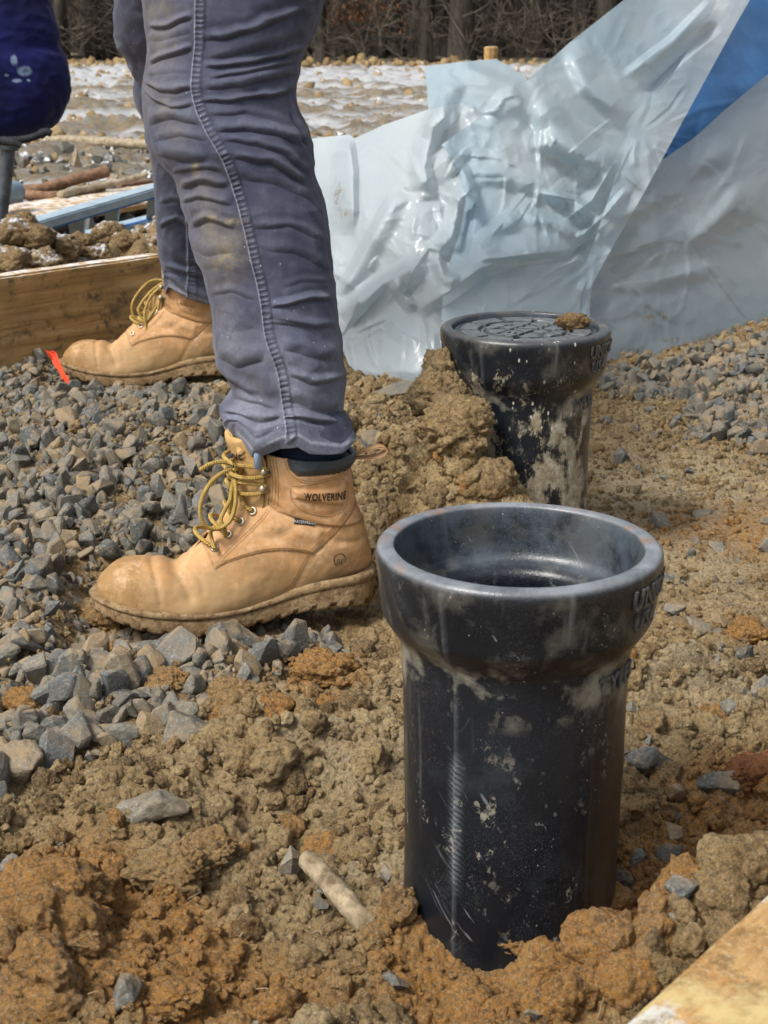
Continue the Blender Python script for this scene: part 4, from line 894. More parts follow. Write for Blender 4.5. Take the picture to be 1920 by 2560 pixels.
def stitches():
    parts = []
    for side in (1, -1):
        for line, off in STROWS:
            pts = smooth_path([(a_, b_, 0) for a_, b_ in line], 60)[:, :2] if len(line) > 2 else np.array(line, float)
            d = np.r_[0, np.cumsum(np.hypot(*np.diff(pts, axis=0).T))]; n = int(d[-1] / .0029)
            for k in range(n):
                m = (k + .5) * .0029; a_ = np.array([np.interp(m, d, pts[:, 0]), np.interp(m, d, pts[:, 1])]); b_ = np.array([np.interp(m + .001, d, pts[:, 0]), np.interp(m + .001, d, pts[:, 1])])
                t_ = (b_ - a_) / (np.linalg.norm(b_ - a_) + 1e-9); a_ = a_ + off * np.array([-t_[1], t_[0]])
                h, nn = skin(a_[0], a_[1], side, .0001); h2, _ = skin(a_[0] + t_[0] * .001, a_[1] + t_[1] * .001, side, .0001)
                if h is None or h2 is None: continue
                T = (h2 - h).normalized(); B = nn.cross(T).normalized(); nn2 = T.cross(B)
                parts.append(box_np(h, (.0020, .0008, .0008), np.array([T, B, nn2]).T))
    V, Fa = join_np(parts); me = mesh_np('stitching', V, Fa, False); me.materials.append(M_STITCH); return me
STITCH = stitches()
def ribbon_solid(name, path, width, th, mat, bow=0.0, nw=14, widths=None, rnd=0.0):
    path = np.asarray(path); n = len(path); w_ = np.linspace(-1, 1, nw); W = width if widths is None else np.asarray(widths)
    T = np.gradient(path, axis=0); T /= np.linalg.norm(T, axis=1)[:, None] + 1e-9; N = np.cross(T, [0, 1, 0]); N /= np.linalg.norm(N, axis=1)[:, None] + 1e-9
    top = path[:, None] + np.array([0, 1, 0])[None, None] * (w_[None, :] * np.broadcast_to(W, (n,))[:, None])[..., None] + N[:, None] * (bow * w_[None, :, None] ** 2)
    bot = top + N[:, None] * th
    V = np.concatenate([top.reshape(-1, 3), bot.reshape(-1, 3)]); g = grid_faces(n, nw); o_ = n * nw; Fs = [g, g[:, ::-1] + o_]
    i = np.arange(n - 1); Fs.append(np.stack([i * nw, (i + 1) * nw, (i + 1) * nw + o_, i * nw + o_], 1)); Fs.append(np.stack([i * nw + nw - 1, i * nw + nw - 1 + o_, (i + 1) * nw + nw - 1 + o_, (i + 1) * nw + nw - 1], 1))
    j = np.arange(nw - 1); Fs.append(np.stack([j, j + o_, j + 1 + o_, j + 1], 1)); b = (n - 1) * nw; Fs.append(np.stack([b + j, b + j + 1, b + j + 1 + o_, b + j + o_], 1))
    V = V + 0.0006 * np.stack([noise(V, 70, 61), noise(V, 70, 62), noise(V, 70, 63)], 1)
    me = mesh_np(name, V, np.concatenate(Fs), True); me.materials.append(mat); return me
TP = smooth_path([(.030, 0, .090), (.0215, 0, .1050), (.0045, 0, .1235), (-.0065, 0, .1400), (-.0090, 0, .1560), (-.0065, 0, .1740), (-.0005, 0, .1920), (.0055, 0, .2060), (.0045, 0, .2140), (-.0010, 0, .2165)], 60)
TONGUE = ribbon_solid('tongue', TP, .0, .0045, M_SUEDE, bow=.027, widths=np.interp(np.linspace(0, 1, 60), [0, .3, .8, .93, 1], [.020, .024, .029, .026, .015]))
TONGUE_LOW = ribbon_solid('tongue', TP[:34], .0, .0045, M_SUEDE, bow=.022, widths=np.linspace(.020, .027, 34))
LOOPP = smooth_path([(-.1310, 0, .1790), (-.1420, 0, .1835), (-.1560, 0, .1880), (-.1690, 0, .1895), (-.1745, 0, .1860), (-.1720, 0, .1810), (-.1600, 0, .1765), (-.1460, 0, .1765), (-.1310, 0, .1775)], 60)
LOOP = ribbon_solid('pull_loop', LOOPP, .0065, .0016, M_LEATH, nw=6)
def place_local(b, p):               # boot space -> world
    c, s = math.cos(b['yaw']), math.sin(b['yaw']); o_ = b['o']
    return Vector((o_[0] - c * p[0] + s * p[1], o_[1] - s * p[0] - c * p[1], o_[2] + p[2]))
def boot_matrix(b):
    c, s = math.cos(b['yaw']), math.sin(b['yaw'])
    return Matrix(((-c, s, 0, b['o'][0]), (-s, -c, 0, b['o'][1]), (0, 0, 1, b['o'][2]), (0, 0, 0, 1)))
def to_local(b, u, v, lat):          # picture point -> boot space on the plane of that side offset
    M = boot_matrix(b).inverted(); a_, q_ = M @ Vector((0, 0, HC)), M @ P(u, v, 1.0); d = q_ - a_
    return a_ + d * ((lat - a_.y) / d.y)
def lace_np(pts, r=.0024, n=None):
    L = sum((Vector(pts[k + 1]) - Vector(pts[k])).length for k in range(len(pts) - 1)); n = n or max(12, int(L / .0022)); path = smooth_path(pts, n)
    V, Fa = tube_np(path, r, 10); d = np.r_[0, np.cumsum(np.linalg.norm(np.diff(path, axis=0), axis=1))]
    al = np.r_[np.tile(d, 10), d[0], d[-1]]; ar = np.r_[np.repeat(np.arange(10) * 2 * np.pi / 10, n), 0, 0]; return V, Fa, al, ar
def lace_obj(pts, parent, r=.0024):
    V, Fa, al, ar = lace_np(pts, r); me = mesh_np('lace', V, Fa, True); attr(me, 'along', al); attr(me, 'around', ar); return obj('lace', me, M_LACE, parent)
def eyelet_mesh():
    parts = []; prof = [(.0024, -.002), (.0024, .0006), (.0030, .0012), (.0046, .0010), (.0054, .0002), (.0054, -.001)]; a = np.arange(24) * 2 * np.pi / 24
    V = np.stack([np.stack([np.cos(a) * r, np.sin(a) * r, np.full(24, z)], 1) for r, z in prof], 1).reshape(-1, 3)
    me = mesh_np('eyelet', V, grid_faces(24, 6, True), True); me.materials.append(M_EYE); return me
EYE = eyelet_mesh()
def hook_mesh():
    V1, F1 = tube_np([(0, 0, -.001), (0, 0, .0008), (0, 0, .0010)], [.0055, .0055, .0050], 20); V2, F2 = tube_np([(0, 0, 0), (0, 0, .004), (-.001, 0, .006)], [.0020, .0020, .0024], 12); V3, F3 = ICO[3]
    V, Fa = join_np([(V1, F1), (V2, F2), (V3 * np.array([.0052, .0046, .0036]) + np.array([-.0012, 0, .0068]), F3)]); me = mesh_np('lace_hook', V, Fa, True); me.materials.append(M_EYE); return me
HOOK = hook_mesh()
EYES = [(.0215, .0890), (.0060, .1025), (-.0080, .1160), (-.0215, .1280)]; HOOKS = [(-.0375, .1545), (-.0400, .1745)]
def put_on(me, name, parent, s, z, side=1):
    h, n = skin(s, z, side, 0.0003)
    o_ = obj(name, me, None, parent, h); o_.rotation_euler = n.to_track_quat('Z', 'X').to_euler(); return o_

person = thing('person', 'worker in faded blue-grey trousers and muddy tan lace-up boots standing astride on the gravel', 'person', (-0.28, 2.2, 0))
def boot(b, near):
    t = bpy.data.objects.new('boot', None); COL.objects.link(t); t.parent = person; t.matrix_local = Matrix.Translation((0.28, -2.2, 0)) @ boot_matrix(b); t.empty_display_size = .05
    up = obj('upper', UPPER, None, t); so = up.modifiers.new('thickness', 'SOLIDIFY'); so.thickness = .0026; so.offset = -1
    cl = obj('collar', COLLAR, None, t); so = cl.modifiers.new('thickness', 'SOLIDIFY'); so.thickness = .006; so.offset = -1
    obj('sole', SOLE, None, t); obj('tongue', TONGUE if near else TONGUE_LOW, None, t); obj('stitching', STITCH, None, t); obj('pull_loop', LOOP, None, t)
    for s_, z_ in EYES: put_on(EYE, 'eyelet', t, s_, z_)
    for s_, z_ in HOOKS: put_on(HOOK, 'lace_hook', t, s_, z_)
    return t
boot_near = boot(BOOT, True); boot_near['label'] = 'near tan boot in front of the other'
boot_far = boot(BOOT2, False); boot_far['label'] = 'far boot beside the plank'
# the near boot's laces, from the zoomed view of it
def nz(x, y, lat): return tuple(to_local(BOOT, 460 + x / 3.318, 1060 + y / 3.318, lat))
def sk(s, z, side=1, off=.003): return tuple(skin(s, z, side, off)[0])
K = (440, 365)
for k, (s_, z_) in enumerate(EYES):      # the crossings over the tongue
    a_ = skin(s_, z_, 1, .0005)[0]; b_ = skin(s_, z_, -1, .0005)[0]; mid = (Vector(a_) + Vector(b_)) / 2; fr = Vector((.017 - .002 * k, 0, .010 + .001 * k))
    a2 = Vector(sk(s_, z_, 1, .0034)); lace_obj([a_, a2 + Vector((.004, -.002, .002)), Vector((mid.x, .012, mid.z)) + fr * 1.0, Vector((mid.x, -.012, mid.z)) + fr * 1.08, Vector(b_) + Vector((.006, -.003, .004)), b_], boot_near)
for k, (s_, z_) in enumerate(HOOKS):
    a_ = Vector(sk(s_, z_, 1, .005)); b_ = Vector(sk(s_, z_, -1, .005))
    lace_obj([a_ + Vector((-.004, 0, -.003)), a_ + Vector((.002, .001, -.005)), Vector((-.003 + .003 * k, .022, z_ - .004)), Vector((.004 + .003 * k, .006, z_ + .002)), Vector((.003 + .003 * k, -.014, z_)), b_], boot_near)
    lace_obj([a_ + Vector((-.004, .001, .002)), a_ + Vector((.003, .0005, .004)), Vector((-.004 + .003 * k, .021, z_ + .008)), Vector((.003 + .004 * k, .004, z_ + .012)), Vector((.0, -.016, z_ + .012))], boot_near)
for pts in ([(445, 365, .012), (330, 400, .022), (220, 490, .032), (150, 620, .038), (135, 740, .040), (185, 850, .040), (280, 870, .038), (370, 815, .035), (420, 700, .032), (430, 560, .028), (425, 440, .020), (440, 370, .012)],
            [(450, 360, .012), (390, 330, .016), (300, 315, .020), (210, 335, .025), (130, 385, .030)],
            [(435, 400, .014), (400, 520, .022), (385, 620, .026), (335, 720, .030), (305, 800, .032), (335, 860, .034), (345, 930, .030)],
            [(440, 430, .016), (415, 560, .020), (395, 680, .022), (400, 760, .024), (440, 800, .026)],
            [(265, 870, .034), (225, 880, .030), (230, 960, .028), (255, 1040, .036)]):
    lace_obj([nz(*p) for p in pts], boot_near)
lace_obj([nz(425, 385, .017), nz(445, 350, .020), nz(470, 375, .016), nz(450, 405, .014), nz(425, 385, .012), nz(440, 355, .006)], boot_near, .0032)
# the far boot's loop and hanging ends
def fz2(x, y, lat): return tuple(to_local(BOOT2, x / 1.728, 620 + y / 1.728, lat))
for pts in ([(715, 140, .010), (660, 140, .016), (600, 190, .024), (570, 250, .028), (585, 305, .030), (620, 318, .028), (665, 270, .024), (700, 190, .016), (712, 150, .010)],
            [(715, 150, .010), (690, 170, .02), (640, 230, .026), (625, 290, .028), (632, 360, .030), (615, 420, .032), (610, 460, .034)],
            [(720, 160, .012), (700, 220, .018), (660, 295, .024), (610, 300, .026), (600, 280, .026), (640, 200, .02), (700, 150, .012)]):
    lace_obj([fz2(*p) for p in pts], boot_far)
for k, (s_, z_) in enumerate(EYES[1:]):
    a_ = Vector(sk(s_, z_, 1, .001)); b_ = Vector(sk(s_, z_, -1, .001)); mid = (a_ + b_) / 2
    lace_obj([a_, Vector((mid.x + .017, .012, mid.z + .010)), Vector((mid.x + .018, -.012, mid.z + .011)), b_], boot_far)
# print and tags on the near boot
def print_on(txt, size, s0, z0, parent, mat, sx=0.7, ang=0.0, off=.0005, name='lettering', bold=.03, fn=None):
    V, Fa = lettering_np(txt, size, 0, 0, 0, 0, sx, 0.0); V[:, 0] -= (V[:, 0].max() + V[:, 0].min()) / 2; V[:, 1] -= (V[:, 1].max() + V[:, 1].min()) / 2
    c_, s_ = math.cos(ang), math.sin(ang); out = []
    for a_, b_, d_ in V:
        x_, y_ = a_ * c_ - b_ * s_, a_ * s_ + b_ * c_
        h, n = (fn or skin)(s0 - x_, z0 + y_, 1, off + d_ * .25)
        out.append(tuple(h) if h is not None else (s0 - x_, .04, z0 + y_))
    return obj(name, mesh_np(name, np.array(out), Fa, False), mat, parent)
print_on('WOLVERINE', .0118, -.1000, .1462, boot_near, M_BLACK, .66, -.06)
h, n = skin(-.0775, .1162, 1, .0010); B_ = Vector((-1, 0, -.14)); B_ = (B_ - n * B_.dot(n)).normalized(); C_ = n.cross(B_).normalized()
if C_.z < 0: C_ = -C_
V, Fa = box_np(h, (.0225, .0066, .0010), np.array([B_, C_, B_.cross(C_)]).T); obj('tag', mesh_np('tag', V, Fa, False), M_BLACK, boot_near)
V, Fa = lettering_np('WATERPROOF', .0044, 0, 0, 0, 0, .82, 0.0); V[:, 0] -= V[:, 0].max() / 2; V[:, 1] -= .0016
nn_ = B_.cross(C_); nn_ = nn_ if nn_.y > 0 else -nn_
obj('lettering', mesh_np('lettering', np.array([tuple(h + B_ * a_ + C_ * b_ + nn_ * (.0008 + abs(c_) * .2)) for a_, b_, c_ in V]), Fa, False), M_WHITE, boot_near)
logo = []
for pts in ([(-.1095, .0735), (-.1100, .0790), (-.1150, .0815), (-.1200, .0800), (-.1225, .0755), (-.1225, .0700)], [(-.1125, .0690), (-.1135, .0735), (-.1150, .0760)], [(-.1150, .0680), (-.1160, .0725), (-.1175, .0750)], [(-.1180, .0680), (-.1188, .0720), (-.1200, .0740)], [(-.1095, .0735), (-.1110, .0690), (-.1125, .0665)]):
    pp_ = [skin(a_, b_ - .004, 1, .0002)[0] for a_, b_ in smooth_path([(a_, b_, 0) for a_, b_ in pts], 14)[:, :2]]
    logo.append(tube_np([tuple(q) for q in pp_], .0006, 6))
V, Fa = join_np(logo); obj('emblem', mesh_np('emblem', V, Fa), simple('dark_print', (.10, .06, .03), (.16, .10, .06), 100), boot_near)
tb = TONGUE; TB = BVHTree.FromPolygons([tuple(v.co) for v in tb.vertices], [tuple(p.vertices) for p in tb.polygons])
def tskin(s, z, side=1, off=0.0):
    h = TB.ray_cast(Vector((s, .3, z)), Vector((0, -1, 0)))
    if h[0] is None: return None, None
    n_ = h[1] if h[1].y > 0 else -h[1]; return h[0] + n_ * off, n_
q = to_local(BOOT, 460 + 430 / 3.318, 1060 + 290 / 3.318, .02)
tl = [c for c in print_on('INE', .0100, q.x - .001, q.z, boot_near, M_BLACK, .7, 0.10, .0006, fn=tskin).data.vertices]

# ------------------------------------------------------------ the worker: sock and trousers
def cloth_mat():
    m = Mat('faded_blue_grey_cotton'); v = m.tc.outputs['Object']
    n1 = m.noise(10, 5, 0.6, v); n2 = m.noise(70, 5, 0.7, v)
    c = m.ramp(n1, [(0.32, (.030, .034, .058)), (0.66, (.054, .059, .094))])
    c = m.mix(m.ramp(n2, [(0.48, 0.0), (0.8, 0.28)]), c, (.17, .18, .24))
    c = m.mix(m.math('MULTIPLY', m.attr('wear'), m.ramp(m.noise(220, 4, 0.7, v), [(0.25, 0.35), (0.6, 0.95)])), c, (.34, .36, .43))
    d = m.math('MULTIPLY', m.attr('dirt'), m.ramp(m.noise(34, 6, 0.76, v), [(0.36, 0.15), (0.60, 1.0)]))
    c = m.mix(d, c, (.150, .135, .115))
    sm_ = m.math('MULTIPLY', m.attr('mud'), m.ramp(m.noise(60, 6, 0.75, v), [(0.44, 0.0), (0.58, .8)]))
    c = m.mix(sm_, c, (.34, .25, .10))
    c = m.mix(m.math('MULTIPLY', m.attr('seamline'), 0.85), c, (.030, .032, .048))
    spk = m.math('MULTIPLY', m.ramp(m.vor(95, vec=v), [(0.04, 0.8), (0.08, 0.0)]), m.ramp(m.noise(12, 2, 0.5, v), [(0.52, 0.0), (0.6, 1.0)]))
    c = m.mix(spk, c, (.48, .48, .46))
    wv = m.n('ShaderNodeTexWave'); wv.inputs['Scale'].default_value = 320; wv.inputs['Distortion'].default_value = 1.5; m.l(m.mapv((1, 1, 1.3), v), wv.inputs['Vector'])
    h = m.math('ADD', m.math('MULTIPLY', wv.outputs['Fac'], 0.35), m.math('MULTIPLY', m.noise(260, 4, 0.7, v), 0.7))
    return m.done(c, 0.88, m.bump(h, 0.35, 0.0010), Specular_IOR_Level=0.2, Sheen_Weight=0.12, Sheen_Roughness=0.5)
M_CLOTH = cloth_mat()
NL = dict(v=[-60, 0, 50, 100, 145, 190, 230, 270, 320, 360, 400, 446, 485, 518, 560, 596, 640, 678, 747, 794, 863, 904, 944, 979, 1010, 1040, 1060, 1078, 1098],
          L=[350, 357, 364, 369, 371, 359, 357, 360, 365, 370, 398, 436, 450, 458, 474, 476, 488, 506, 524, 535, 533, 545, 566, 580, 558, 556, 570, 592, 618],
          Rr=[822, 806, 793, 777, 754, 746, 737, 741, 766, 777, 783, 788, 799, 809, 817, 822, 826, 830, 839, 842, 852, 854, 861, 858, 855, 857, 862, 869, 876])
FOLDS = [  # picture polylines along the ridge, height (m), width (px)
 ([(368, 62), (420, 55), (486, 40)], .0035, 9), ([(368, 92), (430, 78), (484, 66)], .0030, 8), ([(372, 150), (430, 128), (484, 112)], .0048, 11), ([(368, 178), (420, 176), (480, 168)], .0032, 9),
 ([(364, 205), (400, 220), (440, 222), (484, 214)], .0040, 9), ([(360, 226), (392, 250), (430, 262), (486, 254)], .0062, 10), ([(372, 290), (430, 280), (500, 288)], .0032, 12), ([(385, 345), (450, 330), (520, 340)], .0040, 12), ([(398, 372), (440, 382), (520, 392)], .0030, 10),
 ([(430, 424), (480, 412), (560, 424)], .0052, 11), ([(452, 458), (500, 448), (572, 458)], .0040, 9), ([(458, 498), (500, 486), (580, 500)], .0046, 10), ([(476, 560), (520, 545), (590, 560)], .0030, 12), ([(478, 600), (520, 618), (585, 612)], .0040, 10),
 ([(505, 92), (620, 70), (760, 18)], .0046, 12), ([(505, 128), (640, 112), (770, 62)], .0040, 10), ([(510, 158), (640, 150), (760, 116)], .0044, 11), ([(505, 206), (600, 204), (745, 170)], .0046, 12), ([(520, 185), (620, 178), (740, 150)], .0026, 7),
 ([(500, 248), (580, 246), (660, 240), (734, 222)], .0080, 10), ([(640, 236), (700, 222), (736, 208)], .0050, 7), ([(520, 275), (610, 276), (700, 290), (730, 300)], .0055, 10), ([(530, 312), (620, 312), (690, 318), (760, 345)], .0048, 11),
 ([(555, 345), (640, 352), (720, 380), (776, 420)], .0046, 12), ([(585, 385), (680, 400), (770, 450)], .0032, 10), ([(600, 430), (700, 450), (790, 492)], .0030, 12), ([(720, 262), (745, 300), (770, 350)], .0050, 9), ([(740, 470), (780, 520), (808, 560)], .0030, 8),
 ([(630, 560), (720, 560), (810, 590)], .0020, 10), ([(650, 600), (740, 620), (822, 660)], .0026, 10), ([(676, 762), (740, 752), (826, 738)], .0046, 11), ([(672, 782), (740, 796), (800, 822)], .0040, 10), ([(678, 800), (760, 810), (840, 812)], .0030, 9), ([(700, 712), (760, 700), (830, 700)], .0022, 10), ([(705, 850), (770, 866), (848, 880)], .0036, 12),
 ([(534, 905), (590, 950), (650, 985)], .0058, 13), ([(545, 870), (600, 890), (660, 880)], .0030, 14), ([(580, 985), (630, 1000), (700, 1010)], .0055, 11), ([(556, 1015), (620, 1035), (700, 1032)], .0050, 10), ([(560, 1055), (620, 1062), (690, 1060)], .0048, 9), ([(720, 930), (780, 950), (856, 940)], .0034, 14), ([(715, 985), (780, 1000), (858, 1010)], .0044, 12), ([(710, 1040), (790, 1042), (858, 1046)], .0042, 10), ([(540, 790), (580, 810), (640, 800)], .0020, 12), ([(530, 730), (580, 720), (640, 735)], .0018, 12),
 ([(497, 656), (540, 650), (610, 668)], .0020, 12)]
SEAM = [(492, -60), (490, 0), (487, 104), (482, 244), (511, 321), (557, 404), (588, 492), (609, 570), (630, 663), (648, 736), (665, 851), (694, 938), (703, 996), (712, 1060), (716, 1110)]
def leg_np(rows, Yv, up, folds, seam, nA=440, step=2.5, seed=0, depth=.92, hem=None, dirt=True):
    v = np.arange(rows['v'][0], rows['v'][-1] + .1, step); L = cr(rows['v'], rows['L'], v); Rr = cr(rows['v'], rows['Rr'], v); Y = np.interp(v, Yv[0], Yv[1])
    c = np.array([tuple(P(a_, b_, y_)) for a_, b_, y_ in zip((L + Rr) / 2, v, Y)]); dep = c[:, 1] * CP - (c[:, 2] - HC) * SP; r = (Rr - L) / 2 * dep / FPX
    # the part above the picture's upper edge, up to the hip
    z0 = c[0, 2]; zu = np.linspace(up[-1][2], z0 + .004, 60, endpoint=False); cz = [c[0, 2]] + [u_[2] for u_ in up]
    ux = np.interp(zu, cz, [c[0, 0]] + [u_[0] for u_ in up]); uy = np.interp(zu, cz, [c[0, 1]] + [u_[1] for u_ in up]); ur = np.interp(zu, cz, [r[0]] + [u_[3] for u_ in up])
    C = np.concatenate([np.stack([ux, uy, zu], 1), c]); Rd = np.r_[ur, r]; n = len(C)
    a = np.arange(nA) * 2 * np.pi / nA; ca, sa = np.cos(a), np.sin(a)
    V = np.stack([C[:, None, 0] + Rd[:, None] * ca, C[:, None, 1] + Rd[:, None] * depth * sa, np.broadcast_to(C[:, None, 2], (n, nA))], -1)
    N = np.stack([np.broadcast_to(ca, (n, nA)), np.broadcast_to(sa, (n, nA)), np.zeros((n, nA))], -1)
    f = V.reshape(-1, 3); A = np.tile(a, n); front = sm(0.35, -0.15, np.sin(A)); pu, pv = proj(f)
    edge = np.clip(1 - np.abs(np.cos(A)) ** 6 * 0.6, 0, 1)
    h = np.zeros(len(f)); wear = np.zeros(len(f)); sl = np.zeros(len(f))
    near = (pv > -90) & (front > 0.02)
    U_, V_ = pu[near], pv[near]; hh = np.zeros(len(U_))
    wu, wvv = U_ + 7 * noise(np.stack([U_, V_, 0 * U_], 1), 1 / 60., 7), V_ + 7 * noise(np.stack([U_, V_, 0 * U_], 1), 1 / 55., 8)
    for kf, (line, am, wd) in enumerate(folds):
        am *= (1.0, .4, .7, .28, .8, .5)[kf % 6]; wd *= (1.0, 1.5, .85, 1.25, 1.1, .8, 1.6)[kf % 7]
        d, sd_, t = seg_dist(wu, wvv, line); d = -sd_ * d
        wd = wd * .85; prof = np.exp(-(d / wd) ** 2) - 0.95 * np.exp(-np.abs(d - 1.45 * wd) / (0.42 * wd)) - 0.2 * np.exp(-((d + 1.8 * wd) / wd) ** 2)
        x0, x1 = line[0][0], line[-1][0]; tt = np.clip((wu - x0) / (x1 - x0 + 1e-9), 0, 1); hh += am * prof * np.clip(np.minimum(tt, 1 - tt) * 7, 0.0, 1) ** 0.7
    ww = np.zeros(len(U_)); ss_ = np.zeros(len(U_))
    if seam:
        sp = smooth_path([(a_, b_, 0) for a_, b_ in seam], 200)[:, :2]; d, sd_, t = seg_dist(U_, V_, [tuple(q) for q in sp[::4]]); d = np.where(sd_ < 0, -1, 1) * d
        d = -d if np.mean(d[(U_ > 650) & (V_ < 300)]) < 0 else d
        band = sm(-1.0, 1.5, d) * (1 - sm(22, 26, d)); puck = np.sin(t * 2 * np.pi * 88 + 2.2 * noise(np.stack([t * 80, 0 * t, 0 * t], 1), 1, 5)); amp = 0.6 + 0.4 * noise(np.stack([t * 25, 0 * t, 0 * t], 1), 1, 6)
        hh += 0.0016 * band + 0.0013 * band * puck * amp * np.sin(np.clip(d / 24, 0, 1) * np.pi) + 0.0008 * np.exp(-((d - 1) / 2.0) ** 2) - 0.0012 * np.exp(-((d - 12) / 2.2) ** 2) * (0.5 + .5 * puck)
        ww = 0.75 * np.exp(-((d - 0.5) / 1.8) ** 2) + 0.55 * band * np.clip(puck, 0, 1) * amp * (np.sin(np.clip(d / 24, 0, 1) * np.pi))
        ss_ = 0.8 * np.exp(-((d - 4.5) / 1.6) ** 2) + 0.7 * band * np.clip(-puck, 0, 1)
    h[near] += hh * front[near]; wear[near] = ww * front[near]; sl[near] = ss_ * front[near]
    q = np.stack([A * 0.7, f[:, 2] * 9 + 0.5 * np.sin(A), 0 * A + seed], 1); rn = 0.5 - np.abs(noise(q, 2.3, seed + 3)); rn2 = 0.5 - np.abs(noise(q * np.array([1.6, 2.2, 1]), 2.0, seed + 4))
    h += (0.0050 * rn * (1 - 0.72 * front * (1 if folds else 0)) + 0.0028 * rn2 * (1 - 0.6 * front * (1 if folds else 0)))
    h += 0.0012 * noise(f, 26, seed + 5) + 0.0006 * noise(f, 70, seed + 6) + 0.0016 * (0.35 - np.abs(noise(f * np.array([1, 1, 2.6]), 17, seed + 9)))
    f = f + N.reshape(-1, 3) * h[:, None]
    wear = np.maximum(wear, np.clip(h / 0.008, 0, 1) * 0.28)
    dr = np.zeros(len(f)); md = np.zeros(len(f))
    if dirt:
        for u_, v_, su, sv, k in ((395, 60, 60, 120, .75), (400, 240, 50, 90, .55), (440, 330, 40, 60, .4), (500, 470, 45, 60, .7), (560, 630, 60, 70, .8), (520, 560, 50, 50, .6), (560, 740, 30, 80, .35), (600, 900, 70, 90, .3), (700, 1000, 120, 70, .25)): dr += k * np.exp(-((pu - u_) / su) ** 2 - ((pv - v_) / sv) ** 2)
        for u_, v_, su, sv, k in ((580, 557, 26, 9, 1.0), (535, 545, 14, 8, .7), (490, 425, 9, 16, .9), (425, 402, 10, 7, .5), (445, 112, 9, 9, .7), (570, 640, 40, 40, .45)): md += k * np.exp(-((pu - u_) / su) ** 2 - ((pv - v_) / sv) ** 2)
    wear = np.maximum(wear, 0.42 * sm(620, 1000, pv) * np.clip(.6 + noise(f, 22, 77), 0, 1))
    # hem: wavy, turned out, with its double stitch
    if hem:
        dv = np.interp(pu, [p[0] for p in hem], [p[1] for p in hem]); k = sm(rows['v'][-1] - 75, rows['v'][-1], pv) * sm(-0.2, -0.6, np.sin(A)); f[:, 2] -= dv * k * Y[-1] / FPX * 1.03
        e = rows['v'][-1] - pv; cuff = sm(42, 38, e) * (pv > 0); f += N.reshape(-1, 3) * (0.0022 * cuff + 0.0035 * sm(40, 0, e) * (pv > 0))[:, None]
        st = np.exp(-((e - 33) / 1.6) ** 2) + np.exp(-((e - 26) / 1.6) ** 2); sl = np.maximum(sl, 0.7 * st * (np.sin(A * 160) > -.2)); wear = np.maximum(wear, 0.8 * np.exp(-(e / 4.0) ** 2) * (pv > 0) + .35 * sm(45, 0, e) * (pv > 0))
    V = f.reshape(n, nA, 3); ring = V[-1]; cc = ring.mean(0)
    inner = [cc + (ring - cc) * .965 + [0, 0, .001], cc + (ring - cc) * .90 + [0, 0, .02], cc + (ring - cc) * .55 + [0, 0, .05]]
    V = np.concatenate([V, np.stack(inner)], 0); m_ = n + 3; z3 = np.zeros(3 * nA)
    Fa = np.stack([(np.arange(m_ - 1)[:, None] * nA + np.arange(nA)), (np.arange(m_ - 1)[:, None] * nA + (np.arange(nA) + 1) % nA), ((np.arange(m_ - 1)[:, None] + 1) * nA + (np.arange(nA) + 1) % nA), ((np.arange(m_ - 1)[:, None] + 1) * nA + np.arange(nA))], -1).reshape(-1, 4)
    return V.reshape(-1, 3), Fa[:, ::-1], np.r_[wear, z3], np.r_[np.clip(dr, 0, 1), z3], np.r_[np.clip(md, 0, 1), z3], np.r_[sl, z3]
near_leg = leg_np(NL, ([-60, 1100], [1.81, 1.675]), [(-.195, 1.88, .74, .118), (-.235, 2.02, .90, .125)], FOLDS, SEAM, 480, 2.3, 0, .92, [(540, -30), (600, -26), (622, -2), (640, 24), (665, 14), (704, -8), (745, -14), (772, 4), (810, 10), (841, 14), (876, 6)])
fv = [-60, 0, 52, 104, 155, 207, 233, 259, 311, 363, 430, 480, 530, 575, 622, 660, 700, 735]
fl = [290, 288, 285, 290, 316, 335, 334, 340, 363, 372, 383, 388, 390, 393, 397, 404, 414, 424]; fw = [285, 280, 275, 265, 240, 225, 222, 215, 200, 196, 190, 185, 180, 178, 175, 170, 160, 150]
FFOLDS = [([(292, 110), (330, 150), (350, 200)], .004, 9), ([(318, 165), (345, 190), (370, 230)], .005, 8), ([(400, 560), (440, 545), (480, 570)], .005, 9), ([(400, 610), (440, 640), (500, 655)], .006, 9), ([(410, 660), (450, 672), (520, 690)], .005, 8), ([(392, 500), (430, 490), (470, 500)], .004, 10), ([(420, 700), (470, 716), (530, 735)], .004, 8)]
far_leg = leg_np(dict(v=fv, L=fl, Rr=[a_ + b_ for a_, b_ in zip(fl, fw)]), ([-60, 735], [2.50, 2.81]), [(-.335, 2.42, .80, .115), (-.315, 2.32, .90, .125)], FFOLDS, [(452, -60), (450, 400), (466, 560), (470, 760)], 200, 4, 20, .9, [(400, -34), (415, -28), (470, 0), (530, 22), (580, 26)], False)
parts = [near_leg, far_leg]
aa = np.arange(48) * 2 * np.pi / 48; hip = []
for z_, rx, ry, cx_, cy_ in ((.84, .10, .20, -.275, 2.17), (.90, .135, .255, -.275, 2.17), (.97, .15, .23, -.28, 2.17), (1.05, .14, .19, -.28, 2.17), (1.06, .12, .17, -.28, 2.17), (1.06, .0, .0, -.28, 2.17)):
    hip.append(np.stack([cx_ + rx * np.cos(aa), cy_ + ry * np.sin(aa), np.full(48, z_)], 1))
hv = np.stack(hip, 1).reshape(-1, 3); z0 = np.zeros(len(hv)); parts.append((hv, grid_faces(48, 6, True), z0, z0, z0, z0))
V, Fa = join_np([(p[0], p[1]) for p in parts]); V = V - np.array([-.28, 2.2, 0])
